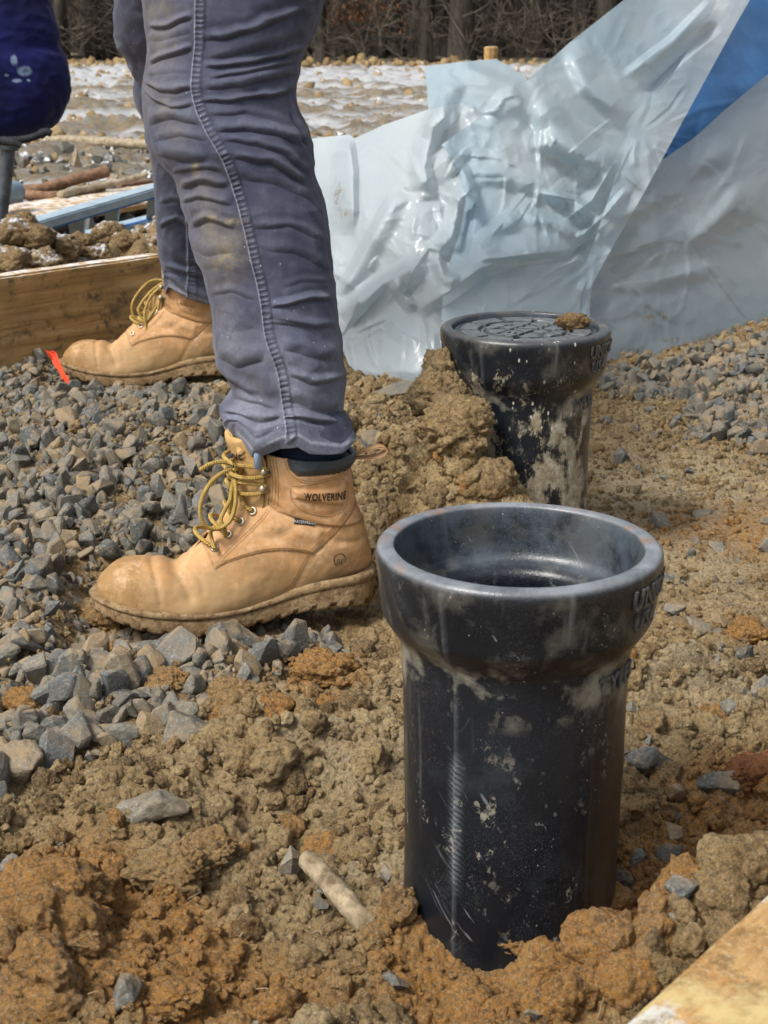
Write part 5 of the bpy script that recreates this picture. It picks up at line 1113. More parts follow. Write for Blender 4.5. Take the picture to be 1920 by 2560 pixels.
me = mesh_np('trousers', V, Fa, True)
for k, nm in ((2, 'wear'), (3, 'dirt'), (4, 'mud'), (5, 'seamline')): attr(me, nm, np.concatenate([p[k] for p in parts]))
obj('trousers', me, M_CLOTH, person)
for b in (BOOT, BOOT2):
    pts = [tuple(place_local(b, (-.084 + d_, 0, z_)) - Vector((-.28, 2.2, 0))) for d_, z_ in ((-.006, .10), (-.004, .15), (-.002, .19), (0, .215), (0, .232))]
    V, Fa = tube_np(pts, [.026, .033, .0385, .0385, .036], 40, False); V2 = V.copy()
    obj('sock', mesh_np('sock', V2, Fa), simple('navy_sock', (.010, .018, .045), (.02, .03, .065), 60, .95, .5, .001), person)
p0 = to_local(BOOT, 460 + 640 / 3.318, 1060 + 200 / 3.318, .040)
V, Fa = tube_np([tuple(place_local(BOOT, (p0.x + .004, .041 + d_, p0.z + z_)) - Vector((-.28, 2.2, 0))) for d_, z_ in ((.001, -.022), (.002, 0), (.002, .02))], .0042, 10)
obj('sock_stripe', mesh_np('sock_stripe', V, Fa), simple('pale_blue_stripe', (.28, .38, .55), (.36, .46, .6), 60), person)

# ------------------------------------------------------------ planks, boards, sticks
def plank(name, label, A, B, width_v, thick, mat, up=Vector((0, 0, 1)), cut=0.004):
    """board from A to B; width_v runs across its wide face, thick is its thickness along the remaining axis"""
    A, B = Vector(A), Vector(B); L = (B - A).length; X = (B - A).normalized(); W = Vector(width_v); Y = (W - X * W.dot(X)); wd = Y.length; Y.normalize(); Z = X.cross(Y)
    nx, ny, nz_ = 140, 30, 10; pts = []
    bm = bmesh.new(); bmesh.ops.create_cube(bm, size=1); bmesh.ops.scale(bm, vec=(L, wd, thick), verts=bm.verts)
    bmesh.ops.bevel(bm, geom=list(bm.edges), offset=cut, segments=3, affect='EDGES')
    bmesh.ops.subdivide_edges(bm, edges=[e for e in bm.edges if e.calc_length() > L * .6], cuts=70, use_grid_fill=True)
    bmesh.ops.subdivide_edges(bm, edges=[e for e in bm.edges if e.calc_length() > wd * .6], cuts=10, use_grid_fill=True)
    V, Fa = bm_np(bm); q = V * np.array([1, 3, 3]); V = V + 0.0012 * np.stack([0 * V[:, 0], noise(q, 9, 81), noise(q, 9, 82)], 1) + .0006 * np.stack([0 * V[:, 0], noise(q, 40, 83), noise(q, 40, 84)], 1)
    o = obj(name, mesh_np(name, V, Fa, True), mat)
    try: o.data.set_sharp_from_angle(angle=R(40))
    except Exception: pass
    M = Matrix((X, Y, Z)).transposed().to_4x4(); M.translation = (A + B) / 2 + Y * wd / 2; o.matrix_world = M
    return tag(o, label, 'wooden board')
TL, TR = P(-330, 760, 2.66), P(405, 640, 3.12); TL.z = TR.z = 0.168
d_ = (TR - TL).normalized(); back = Vector((-d_.y, d_.x, 0)) * .019
plank('form_board', 'long weathered plank standing on edge behind the far boot', TL + back, TR + back, Vector((0, 0, -.21)), .038, M_WOOD)
A_, B_ = P(1650, 2562, .675), P(1950, 2282, .775); A_.z = B_.z = .150; d_ = (B_ - A_).normalized(); out = Vector((d_.y, -d_.x, 0)).normalized()
plank('form_board', 'paint stained plank lying across the bottom right corner', A_ - d_ * .25, B_ + d_ * .3, out * .14, .040, M_WOODPAINT, cut=.006)
q0, q1 = G(-160, 545, .03), G(470, 452, .03); f0 = G(-160, 600, .03)
plank('plywood_board', 'orange plywood board lying flat behind the blue ladder', q0, q1, (f0 - q0) * 1.0, .02, M_WOOD)
def stick(name, label, pts, r0, r1, mat, cat='stick', seg=14, cut=True):
    n = 60; path = smooth_path(pts, n); V, Fa = tube_np(path, np.linspace(r0, r1, n), seg); V = V + r0 * .22 * np.stack([noise(V, .45 / r0, s_) for s_ in (1, 2, 3)], 1) + r0 * .08 * np.stack([noise(V, 1.6 / r0, s_) for s_ in (4, 5, 6)], 1)
    o = obj(name, mesh_np(name, V, Fa, True), mat); return tag(o, label, cat)
M_BARK = simple('red_brown_bark', (.13, .065, .035), (.28, .17, .10), 60, .9, .7, .004)
M_BARK2 = simple('pale_grey_bark', (.20, .16, .10), (.40, .33, .23), 50, .9, .6, .004)
def gz(u, v, z): return G(u, v, z)
stick('stick', 'thick red-brown cut stick lying on the snow with its round end up', [gz(40, 476, .05), gz(120, 468, .06), gz(190, 448, .08), gz(268, 428, .10)], .016, .021, M_BARK)
stick('stick', 'red-brown branch lying just behind the plywood, below the thick cut stick', [gz(56, 484, .04), gz(120, 490, .04), gz(200, 486, .04), gz(260, 470, .05)], .017, .012, M_BARK)
stick('stick', 'pale brown branch running up to a point beside the thick cut stick', [gz(150, 488, .05), gz(230, 468, .06), gz(300, 455, .07), gz(366, 436, .09)], .014, .010, M_BARK2)
stick('stick', 'thin branch half hidden behind the plywood and the far leg', [gz(300, 466, .04), gz(350, 458, .04), gz(420, 446, .04)], .010, .009, M_BARK)
stick('pole', 'straight pale debarked pole lying on the grey rubble behind the legs', [gz(118, 350, .03), gz(200, 352, .03), gz(290, 357, .03), gz(400, 364, .03)], .024, .021, M_BARK2, 'pole')
stick('stick', 'pale peeled stick half buried in the clay left of the open pipe foot', [P(768, 2150, 1.060), P(830, 2215, 1.030), P(885, 2275, 1.004), P(950, 2350, .995)], .0078, .0092, simple('peeled_stick', (.12, .085, .045), (.42, .34, .22), 60, .85, .5, .002))
tip = [P(660, 560, 2), P(700, 560, 2)]
# fine roots poking out of the clay
rt = []
for (u, v, du, dv) in ((470, 2255, 35, -12), (640, 2480, 40, 20), (600, 2350, 12, -40), (940, 2130, 22, 18), (780, 2340, 25, 10), (220, 2480, 30, 16), (1320, 2500, 30, -14), (1500, 2450, 25, 16)):
    a_, r_ = seat(u, v, 10); b_, _ = seat(u + du, v + dv, 10); rt.append(tube_np(smooth_path([a_ + Vector((0, 0, .002)), (a_ + b_) / 2 + Vector((.003, 0, .005)), b_ + Vector((0, 0, .004))], 12), np.linspace(.0007, .0004, 12), 6))
V, Fa = join_np(rt); o = obj('roots', mesh_np('roots', V, Fa), simple('dry_root', (.16, .11, .06), (.32, .24, .14), 90), ground); o['kind'] = 'stuff'

# ------------------------------------------------------------ dirt pile behind the plank
nxp, nyp = 260, 130; px_, py_ = np.meshgrid(np.linspace(-1.55, -.30, nxp), np.linspace(2.75, 4.15, nyp), indexing='ij'); x, y = px_.ravel(), py_.ravel()
lx = (x + .62) / .75; line_y = 3.12 + (x + .45) * 1.02       # the plank's line
crest = .205 * np.exp(-((y - (line_y + .33)) / .23) ** 2) * (1 - sm(-.47, -.34, x)) * (0.86 + .16 * np.sin(x * 14 + .6))
pz = crest - .03 + .05 * lumps(x, y, .11, 21) * (crest > .02) + .026 * lumps(x, y, .05, 22) + .012 * lumps(x, y, .022, 23) + .012 * fbm(np.stack([x, y, 0 * x], 1), 22, 3, 24)
pz = np.where(y < line_y + .028, -.05, pz)
me = mesh_np('dirt_pile', np.stack([x, y, pz], 1), grid_faces(nxp, nyp), True, np.full(len(x), .25)); attr(me, 'ochre', np.zeros(len(x)))
pile = tag(obj('dirt_pile', me, M_CLAYSNOW), 'heap of brown clods dusted with snow behind the standing plank', 'dirt pile')
k = RNG.integers(0, len(x), 900); k = k[(crest[k] > .035) & (y[k] > line_y[k] + .05)]; rr = np.clip(RNG.lognormal(math.log(.016), .45, len(k)), .006, .05)
V, Fa, T = scatter_np(CRUMB[2], np.stack([x[k], y[k], pz[k] + .2 * rr], 1), rr * .8); me = mesh_np('crumbs', V, Fa, True, T * .7); attr(me, 'ochre', np.zeros(len(V))); o = obj('crumbs', me, M_CLAYSNOW, pile); o['kind'] = 'stuff'
for i, (u, v, Y, wpx) in enumerate([(35, 575, 3.15, 80), (90, 600, 3.15, 70), (150, 620, 3.2, 74), (270, 585, 3.38, 60), (310, 605, 3.35, 56), (240, 640, 3.25, 60), (30, 650, 3.0, 70), (110, 655, 3.05, 66), (340, 630, 3.35, 50), (200, 605, 3.3, 50), (60, 560, 3.3, 60)]):
    q = P(u, v, Y); V, Fa = clod_np(4, 600 + i * 3, (1, .85, .8), 1.2); me = mesh_np('clod', V * wpx / 2 * Y / FPX * 1.1, Fa, True, np.full(len(V), .15 + .05 * (i % 4))); attr(me, 'ochre', np.zeros(len(V))); obj('clod', me, M_CLAYSNOW, pile, q)

# ------------------------------------------------------------ blue ladder on its side
M_LAD = simple('grey_blue_ladder_rail', (.24, .32, .38), (.36, .44, .49), 30, .5, .2, .001); M_LADB = simple('bright_blue_stripe', (.02, .13, .42), (.04, .20, .52), 20, .45, .1, .001)
lad = thing('ladder', 'grey-blue ladder with bright blue edges lying on its side behind the dirt heap', 'ladder', (-.75, 4.1, 0))
def lb(name, A, B, h, dpt, mat, par, lift=0.0):
    A, B = Vector(A), Vector(B); X = (B - A).normalized(); Y = Vector((-X.y, X.x, 0)).normalized(); Z = X.cross(Y)
    bm = bmesh.new(); bmesh.ops.create_cube(bm, size=1); bmesh.ops.scale(bm, vec=((B - A).length, dpt, h), verts=bm.verts); bmesh.ops.bevel(bm, geom=list(bm.edges), offset=min(h, dpt) * .15, segments=2, affect='EDGES')
    V, Fa = bm_np(bm); V = V @ np.array([X, Y, Z]) + np.array((A + B) / 2) + np.array(Z) * lift; base = np.array([-.75, 4.1, 0]) if par is lad else np.array([-.75, 4.1, 0])
    return obj(name, mesh_np(name, V - base, Fa, False), mat, par)
a0, a1, b0, b1 = P(60, 570, 3.86), P(470, 452, 4.30), P(100, 625, 4.0), P(470, 530, 4.40)
r1 = lb('rail', a0, a1, .026, .06, M_LAD, lad); lb('edge_stripe', a0 + Vector((0, -.033, -.012)), a1 + Vector((0, -.033, -.012)), .012, .012, M_LADB, r1)
r2 = lb('rail', b0, b1, .028, .06, M_LAD, lad); lb('edge_stripe', b0 + Vector((0, -.033, .006)), b1 + Vector((0, -.033, .006)), .012, .012, M_LADB, r2)
for f, k in ((.30, .030), (.52, .028), (.80, .034), (.97, .03)):
    A_ = a0.lerp(a1, f); B_ = b0.lerp(b1, f - .06); X = (a1 - a0).normalized(); qd = [A_ - X * k + Vector((0, -.012, 0)), A_ + X * k + Vector((0, -.012, 0)), B_ + X * k * .62 + Vector((0, -.012, 0)), B_ - X * k * .62 + Vector((0, -.012, 0))]
    V = np.array([tuple(p) for p in qd] + [tuple(p + Vector((0, .03, 0))) for p in qd]) - np.array([-.75, 4.1, 0]); Fa = np.array([[0, 1, 2, 3], [7, 6, 5, 4], [0, 4, 5, 1], [1, 5, 6, 2], [2, 6, 7, 3], [3, 7, 4, 0]])
    obj('rung', mesh_np('rung', V, Fa, False), M_LAD, lad)

# ------------------------------------------------------------ left edge: blue padded bag on a grey post, pipe end, marking ribbon
def bag_mesh():
    vs = [-150, -60, 0, 84, 121, 142, 180, 220, 261, 294, 315, 330, 342, 350]; rg = [105, 112, 121, 142, 145, 157, 168, 172, 164, 147, 130, 108, 80, 30]; Y0 = 3.55; nA = 160
    v = np.linspace(-150, 349, 150); rt_ = cr(vs, rg, v); c = [P(-35, v_, Y0) for v_ in v]; rad = [(P(r_, v_, Y0) - P(-35, v_, Y0)).length for r_, v_ in zip(rt_, v)]
    a = np.arange(nA) * 2 * np.pi / nA; V = np.stack([np.stack([c_.x + r_ * np.cos(a), c_.y + r_ * .62 * np.sin(a), np.full(nA, c_.z)], 1) for c_, r_ in zip(c, rad)], 1).reshape(-1, 3)
    nn = np.repeat(np.stack([np.cos(a), np.sin(a), 0 * a], 1), len(v), 0); V = V + nn * (.006 * noise(V, 9, 61) + .008 * (.4 - np.abs(noise(V * np.array([1, 1, .5]), 14, 62))) + .004 * (.4 - np.abs(noise(V, 34, 64))) + .001 * noise(V, 70, 63))[:, None]
    Fa = grid_faces(nA, len(v), True); nb = len(v); k = np.arange(nA); k2 = (k + 1) % nA; V = np.concatenate([V, [tuple(c[-1] + Vector((0, 0, -.004)))], [tuple(c[0])]])
    tri = np.concatenate([np.stack([k * nb + nb - 1, k2 * nb + nb - 1, np.full(nA, nA * nb)], 1), np.stack([k2 * nb, k * nb, np.full(nA, nA * nb + 1)], 1)])
    return V, np.concatenate([Fa[:, [0, 1, 2]], Fa[:, [0, 2, 3]], tri])
V, Fa = bag_mesh(); bag = thing('fabric_bag', 'padded deep blue fabric bag with white smudges on the grey post at the left edge', 'bag', (-.9, 3.55, .5))
mb = Mat('deep_blue_fabric'); vv_ = mb.tc.outputs['Object']; cb = mb.ramp(mb.noise(9, 4, .6, vv_), [(.35, (.001, .002, .034)), (.7, (.002, .005, .07))])
cb = mb.mix(mb.math('MULTIPLY', mb.ramp(mb.attr('smudge'), [(.25, 0.0), (.6, .75)]), mb.ramp(mb.noise(70, 5, .7, vv_), [(.3, .3), (.55, 1.0)])), cb, (.22, .30, .42))
mb.done(cb, .85, mb.bump(mb.noise(300, 4, .7, vv_), .4, .001), Specular_IOR_Level=.2, Sheen_Weight=.1)
me = mesh_np('shell', V - np.array([-.9, 3.55, .5]), Fa); pu, pv = proj(V); frontm = V[:, 1] < 3.55
sm_ = sum(np.exp(-((pu - a_) / b_) ** 2 - ((pv - c_) / d_) ** 2) for a_, c_, b_, d_ in ((35, 150, 8, 14), (62, 178, 18, 13), (42, 202, 12, 5), (72, 201, 5, 3), (17, 188, 6, 4))); attr(me, 'smudge', sm_ * frontm); obj('shell', me, mb.m, bag)
M_STRAP = simple('black_webbing', (.010, .010, .012), (.025, .025, .028), 60, .8, .4, .001)
for pts in ([P(-60, 345, 3.38), P(20, 352, 3.37), P(80, 344, 3.37), P(122, 326, 3.38)], [P(10, 352, 3.36), P(40, 358, 3.35), P(52, 364, 3.35)], [P(100, 336, 3.37), P(118, 330, 3.37), P(128, 334, 3.37)]):
    V, Fa = tube_np(smooth_path(pts, 30), np.linspace(.010, .007, 30), 10); obj('strap', mesh_np('strap', V - np.array([-.9, 3.55, .5]), Fa), M_STRAP, bag)
V, Fa = join_np([tube_np(smooth_path([P(22, 352, 3.5), P(12, 450, 3.5), P(2, 530, 3.5), P(-12, 640, 3.5)], 30), .016, 18), tube_np(smooth_path([P(22, 340, 3.5), P(22, 375, 3.5)], 8), .021, 18)])
tag(obj('post', mesh_np('post', V, Fa), simple('dull_grey_steel', (.035, .045, .055), (.09, .10, .11), 40, .45, .2, .001, spec=.5)), 'dark grey steel post under the blue bag at the left edge', 'post')
V, Fa = tube_np(smooth_path([P(38, 479, 4.9), P(-20, 493, 4.75), P(-120, 515, 4.5)], 24), .034, 28, False); n_ = 24; Vi, Fi = tube_np(smooth_path([P(38, 479, 4.9), P(-20, 493, 4.75), P(-120, 515, 4.5)], 24), .024, 28, False)
rimF = np.stack([np.arange(28) * n_, ((np.arange(28) + 1) % 28) * n_, ((np.arange(28) + 1) % 28) * n_ + len(V)], 1); rimF2 = np.stack([np.arange(28) * n_, ((np.arange(28) + 1) % 28) * n_ + len(V), np.arange(28) * n_ + len(V)], 1)
tag(obj('plastic_pipe', mesh_np('plastic_pipe', np.concatenate([V, Vi]), np.concatenate([Fa, Fi[:, ::-1] + len(V), rimF, rimF2])), simple('grey_blue_plastic', (.13, .18, .22), (.19, .25, .29), 30, .5, .1, .001)), 'open end of a grey-blue plastic pipe at the left edge beside the sticks', 'pipe')
rb = []
for w_, pts in ((.012, [P(120, 886, 2.78), P(132, 892, 2.76), P(140, 906, 2.75), P(152, 928, 2.73), P(172, 956, 2.70)]), (.009, [P(126, 888, 2.77), P(136, 884, 2.765), P(142, 894, 2.755), P(150, 915, 2.74), P(160, 945, 2.72)])):
    path = smooth_path(pts, 30); T = np.gradient(path, axis=0); T /= np.linalg.norm(T, axis=1)[:, None]; N = np.cross(T, [0.2, 1, .3]); N /= np.linalg.norm(N, axis=1)[:, None]; wv_ = np.linspace(-1, 1, 9)
    Vt = path[:, None] + N[:, None] * wv_[None, :, None] * w_ * np.interp(np.linspace(0, 1, 30), [0, .2, .5, 1], [.8, .6, .45, .7])[:, None, None] + np.array([0, -.004, 0])[None, None] * np.abs(np.sin(wv_ * 5 + np.linspace(0, 2, 30)[:, None]))[..., None]
    rb.append((Vt.reshape(-1, 3), grid_faces(30, 9)))
V, Fa = join_np(rb); o = tag(obj('marking_ribbon', mesh_np('marking_ribbon', V, Fa), simple('orange_red_ribbon', (.75, .05, .02), (.85, .09, .035), 60, .5, .2, .001)), 'bright orange-red marking ribbon lying at the toe of the far boot', 'ribbon'); so = o.modifiers.new('thickness', 'SOLIDIFY'); so.thickness = .0008

# ------------------------------------------------------------ plastic sheet
def poly_mat():
    m = Mat('translucent_polythene'); v = m.tc.outputs['Object']
    n = m.noise(2.2, 4, .6, v)
    c = m.ramp(n, [(.3, (.37, .50, .58)), (.55, (.53, .625, .665)), (.75, (.69, .725, .725))])  # bluish tones paint the sky's reflection into the sheet's colour
    c = m.mix(m.attr('film'), c, (.26, .32, .345)); c = m.mix(m.attr('milk'), c, (.80, .805, .79)); c = m.mix(m.math('MULTIPLY', m.attr('blue'), 0.9), c, (.06, .17, .36))  # film darkens, milk whitens whole panels: layering and uneven light put into colour
    dm = m.ramp(m.vor(45, vec=v), [(.03, .8), (.07, 0.0)]); dm = m.math('MULTIPLY', dm, m.ramp(m.noise(5, 3, .6, v), [(.56, 0), (.64, 1)]))
    c = m.mix(dm, c, (.26, .20, .11))
    c = m.mix(m.math('MULTIPLY', m.attr('mud'), m.ramp(m.noise(60, 6, .75, v), [(.5, 0.0), (.58, 1.0)])), c, (.30, .20, .08))
    m.put(m.b.inputs['Base Color'], c); m.put(m.b.inputs['Roughness'], 0.20); m.put(m.b.inputs['Specular IOR Level'], .55)
    bp = m.bump(m.math('ADD', m.noise(18, 5, .6, v), m.math('MULTIPLY', m.vor(26, 'DISTANCE_TO_EDGE', v), .5)), .28, .006); m.l(bp, m.b.inputs['Normal'])
    tr = m.n('ShaderNodeBsdfTranslucent'); m.put(tr.inputs[0], c); tp = m.n('ShaderNodeBsdfTransparent'); m.put(tp.inputs[0], (.85, .92, .95))
    a_ = m.n('ShaderNodeMixShader'); a_.inputs[0].default_value = .44; m.l(m.b.outputs[0], a_.inputs[1]); m.l(tr.outputs[0], a_.inputs[2])
    b_ = m.n('ShaderNodeMixShader'); b_.inputs[0].default_value = .05; m.l(a_.outputs[0], b_.inputs[1]); m.l(tp.outputs[0], b_.inputs[2]); m.l(b_.outputs[0], m.out.inputs[0]); return m.m
M_POLY = poly_mat()
SHEET_C = [  # creases: picture polyline, height m (towards the camera +), half widths px above / below
 ([(872, 345), (882, 420), (884, 590)], .020, 16, 60), ([(1000, 470), (950, 560), (880, 690), (850, 740)], .022, 50, 22), ([(1103, 362), (1160, 430), (1190, 520)], .030, 20, 90), ([(1150, 258), (1085, 320), (1060, 420), (1080, 500)], .025, 24, 50),
 ([(1190, 450), (1160, 500), (1130, 590), (1090, 640)], .030, 26, 40), ([(1175, 470), (1160, 610), (1150, 640)], -.022, 20, 30), ([(850, 790), (930, 730), (1000, 690), (1060, 650)], .030, 36, 50), ([(870, 830), (930, 760), (985, 700)], -.015, 14, 22), ([(985, 700), (1010, 740), (1040, 775)], .018, 16, 24), ([(1040, 780), (1120, 730), (1200, 670), (1290, 640), (1440, 620)], .034, 70, 26),
 ([(1090, 630), (1110, 690), (1150, 700)], .020, 16, 30), ([(1165, 640), (1240, 570), (1300, 530)], .022, 24, 50), ([(1300, 530), (1400, 560), (1480, 600)], .018, 22, 40), ([(1180, 660), (1300, 650), (1420, 640), (1500, 570)], -.014, 10, 16), ([(1150, 430), (1260, 440), (1380, 470), (1440, 520)], .014, 50, 40), ([(1340, 480), (1440, 500), (1510, 560)], .018, 14, 26), ([(1330, 350), (1420, 380), (1530, 420)], .016, 60, 30),
 ([(1317, 203), (1400, 330), (1480, 400), (1550, 420)], .030, 50, 60), ([(1422, 108), (1470, 210), (1570, 300)], .024, 60, 40), ([(1400, 560), (1480, 500), (1540, 400)], .020, 26, 26), ([(1440, 600), (1510, 540), (1570, 470)], .018, 12, 18), ([(1560, 190), (1680, 100), (1780, 0)], .024, 14, 60), ([(1600, 240), (1700, 140), (1800, 60)], -.016, 24, 18),
 ([(1500, 640), (1640, 610), (1780, 560), (1930, 470)], .016, 60, 60), ([(1500, 560), (1600, 520), (1720, 470)], .012, 40, 30), ([(1480, 720), (1640, 700), (1800, 660)], .014, 26, 40), ([(1620, 500), (1700, 430), (1840, 360)], .016, 50, 50), ([(1500, 680), (1580, 640), (1700, 600)], -.010, 18, 20), ([(1720, 620), (1800, 540), (1860, 460)], .012, 30, 36), ([(1460, 830), (1560, 760), (1640, 740)], .010, 60, 50), ([(1480, 900), (1620, 790), (1760, 760)], .008, 60, 70),
 ([(1060, 345), (1110, 260), (1140, 190)], .02, 30, 40), ([(1140, 165), (1210, 190), (1330, 240)], .020, 30, 60), ([(1220, 300), (1260, 250), (1300, 235)], .012, 30, 30), ([(1090, 200), (1110, 280), (1120, 330)], .010, 20, 20)]
_r = random.Random(5); WRINKLES = []
for (cx_, cy_, n_, l0, l1) in ((1490, 640, 34, 60, 260), (1180, 640, 22, 40, 170), (905, 730, 22, 40, 150), (1080, 480, 18, 40, 150), (1600, 330, 26, 60, 260), (1130, 300, 12, 40, 120), (1700, 560, 22, 80, 300), (1000, 780, 16, 40, 160), (1350, 450, 26, 40, 200)):
    for _ in range(int(n_ * .65)):
        t_ = _r.uniform(0, 6.28); a0_ = _r.uniform(8, 90); l_ = _r.uniform(l0, l1); b_ = t_ + _r.uniform(-.35, .35)
        p0_ = (cx_ + a0_ * math.cos(t_), cy_ + a0_ * math.sin(t_) * .9); p1_ = (p0_[0] + l_ * .5 * math.cos(b_), p0_[1] + l_ * .5 * math.sin(b_)); b2_ = b_ + _r.uniform(-.4, .4); p2_ = (p1_[0] + l_ * .5 * math.cos(b2_), p1_[1] + l_ * .5 * math.sin(b2_))
        WRINKLES.append(([p0_, p1_, p2_], _r.choice((-1, 1, 1)) * _r.uniform(.0015, .0045), _r.uniform(5, 14), _r.uniform(8, 30)))
def crumple(u, v, seed, k=1.0):
    p = np.stack([u / 100., v / 100., 0 * u + seed], 1); w_ = p + .5 * np.stack([noise(p, .7, 1), noise(p, .7, 2), 0 * u], 1)
    h = .060 * noise(p, .33, 9) + .012 * noise(w_, .62, 3) + .007 * (0.4 - np.abs(noise(w_ @ np.array([[.8, -.6, 0], [.6, .8, 0], [0, 0, 1]]), 1.0, 4))) + .0055 * (.4 - np.abs(noise(w_, 2.1, 5))) * (0.3 + np.clip(noise(p, .5, 6) + .4, 0, 1)) + .0022 * (.4 - np.abs(noise(w_, 4.6, 7))) * np.clip(noise(p, .6, 8) + .3, 0, 1)
    for line, am, w1, w2 in SHEET_C + WRINKLES:
        d, sd_, t = seg_dist(u, v, line); d = -sd_ * d; wd = np.where(d < 0, w1, w2); prof = np.clip(1 - np.abs(d) / wd, 0, 1)
        e = np.clip(np.minimum(t, 1 - t) * 5, 0, 1); h = h + am * 1.7 * np.where(wd > 26, prof * prof * (3 - 2 * prof), prof) * e
    return h * k
sheet = thing('plastic_sheet', 'huge crumpled translucent plastic sheet pulled up behind the lidded pipe', 'plastic sheet', (.4, 3.0, 0))
def YB(u): return cr([740, 860, 1050, 1300, 1480, 1700, 1920, 2200], [2.86, 2.77, 2.64, 2.66, 2.80, 2.98, 3.20, 3.45], u)
def panel(name, top, bot, left=None, right=None, dy=0.0, lean=.55, seed=0, nu=240, nv=240, k=1.0, roll=0.0, blue=None, film=0.0, milk=1.0):
    """a part of the film between an upper and a lower edge; it leans back from the ground"""
    s_, t_ = np.linspace(0, 1, nu), np.linspace(0, 1, nv)
    def lin(c): c = np.asarray(c, float); d = np.r_[0, np.cumsum(np.hypot(*np.diff(c, axis=0).T))]; d /= d[-1]; return lambda q: np.stack([np.interp(q, d, c[:, 0]), np.interp(q, d, c[:, 1])], -1)
    T_, B_ = lin(top), lin(bot); Lc = lin(left or [top[0], bot[0]]); Rc = lin(right or [top[-1], bot[-1]])
    a, b = T_(s_)[:, None], B_(s_)[:, None]; l, r = Lc(t_)[None], Rc(t_)[None]; S2, T2 = s_[:, None, None], t_[None, :, None]
    uv = (1 - T2) * a + T2 * b + (1 - S2) * l + S2 * r - ((1 - S2) * (1 - T2) * np.array(top[0]) + S2 * (1 - T2) * np.array(top[-1]) + (1 - S2) * T2 * np.array(bot[0]) + S2 * T2 * np.array(bot[-1]))
    u, v = uv[..., 0].ravel(), uv[..., 1].ravel(); tt = np.tile(t_, nu)
    hgt = np.clip((930 - v) / 930, 0, 1.1); Y = YB(u) + lean * hgt ** 1.2 + dy - crumple(u, v, seed, k) + roll * np.exp(-((1 - tt) / .06) ** 2)
    V = np.array([tuple(P(a_, b_, c_)) for a_, b_, c_ in zip(u, v, Y)]); me = mesh_np(name, V - np.array([.4, 3.0, 0]), grid_faces(nu, nv), True)
    bl = np.zeros(len(u))
    for (bu, bv, su, sv, kk) in (blue or []): bl += kk * np.exp(-((u - bu) / su) ** 2 - ((v - bv) / sv) ** 2)
    attr(me, 'blue', np.clip(bl + .0, 0, 1)); md = np.zeros(len(u))
    for (mu, mv, su, sv) in ((858, 535, 14, 10), (845, 490, 10, 30), (1600, 880, 60, 12), (1680, 850, 40, 8), (1640, 790, 30, 12), (1475, 740, 8, 30), (1790, 845, 60, 8)): md += np.exp(-((u - mu) / su) ** 2 - ((v - mv) / sv) ** 2)
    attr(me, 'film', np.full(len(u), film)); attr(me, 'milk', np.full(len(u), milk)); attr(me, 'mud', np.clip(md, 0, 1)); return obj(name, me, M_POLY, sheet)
BL = []
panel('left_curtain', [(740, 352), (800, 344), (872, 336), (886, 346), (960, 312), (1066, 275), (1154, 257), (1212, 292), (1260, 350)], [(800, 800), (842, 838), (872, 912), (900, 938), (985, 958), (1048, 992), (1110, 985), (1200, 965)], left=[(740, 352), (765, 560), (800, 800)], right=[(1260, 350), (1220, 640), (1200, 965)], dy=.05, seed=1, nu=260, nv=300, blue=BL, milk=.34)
panel('centre_curtain', [(1103, 362), (1200, 292), (1317, 203), (1422, 108), (1559, 0), (1650, -70)], [(1105, 985), (1200, 985), (1300, 975), (1400, 955), (1470, 940)], left=[(1103, 362), (1112, 372), (1150, 430), (1165, 500), (1150, 580), (1110, 700), (1100, 850), (1105, 985)], right=[(1650, -70), (1845, -70), (1805, 40), (1690, 250), (1570, 440), (1490, 650), (1475, 760), (1470, 940)], dy=-.02, seed=2, nu=280, nv=320, blue=BL, milk=.0)
panel('fold_strip', [(1815, -70), (1860, -75), (1915, -70)], [(1440, 720), (1460, 730), (1478, 715)], left=[(1815, -70), (1790, 10), (1680, 190), (1570, 330), (1530, 470), (1480, 620), (1440, 720)], right=[(1915, -70), (1840, 60), (1725, 270), (1600, 500), (1530, 620), (1478, 715)], dy=-.06, seed=3, nu=90, nv=320, k=.9, milk=.12)
panel('right_curtain', [(1655, 400), (1735, 345), (1800, 285), (1860, 235), (1920, 185), (2060, 90), (2260, -20)], [(1452, 942), (1500, 925), (1600, 908), (1700, 878), (1780, 850), (1920, 812), (2200, 740)], left=[(1655, 400), (1590, 470), (1530, 550), (1485, 640), (1462, 720), (1452, 942)], right=[(2260, -20), (2230, 400), (2200, 740)], dy=.05, seed=4, nu=280, nv=280, k=.8, blue=BL, film=.75, milk=0.12)
panel('back_flap', [(1064, 166), (1140, 156), (1240, 147), (1310, 188), (1345, 240)], [(1072, 300), (1110, 330), (1200, 340), (1280, 330), (1345, 320)], dy=.28, seed=5, nu=120, nv=90, k=.8, blue=BL, milk=.05)
# the blue tarp behind it
mt_ = Mat('deep_blue_tarp'); tv = mt_.tc.outputs['Object']; tcol = mt_.ramp(mt_.noise(5, 5, .65, tv), [(.3, (.018, .075, .20)), (.6, (.045, .15, .33)), (.8, (.10, .24, .42))])
mt_.done(tcol, .32, mt_.bump(mt_.noise(20, 4, .6, tv), .4, .006), Specular_IOR_Level=.5)
tarp = panel('blue_tarp', [(1640, -80), (1800, -80), (2260, -80)], [(1600, 520), (1800, 470), (2260, 330)], dy=.20, seed=9, nu=110, nv=110, k=1.2)
tarp.parent = None; tarp.location = (.4, 3.0, 0); tarp.data.materials.clear(); tarp.data.materials.append(mt_.m); tag(tarp, 'deep blue plastic tarp hanging behind the clear sheet at the upper right', 'tarp')
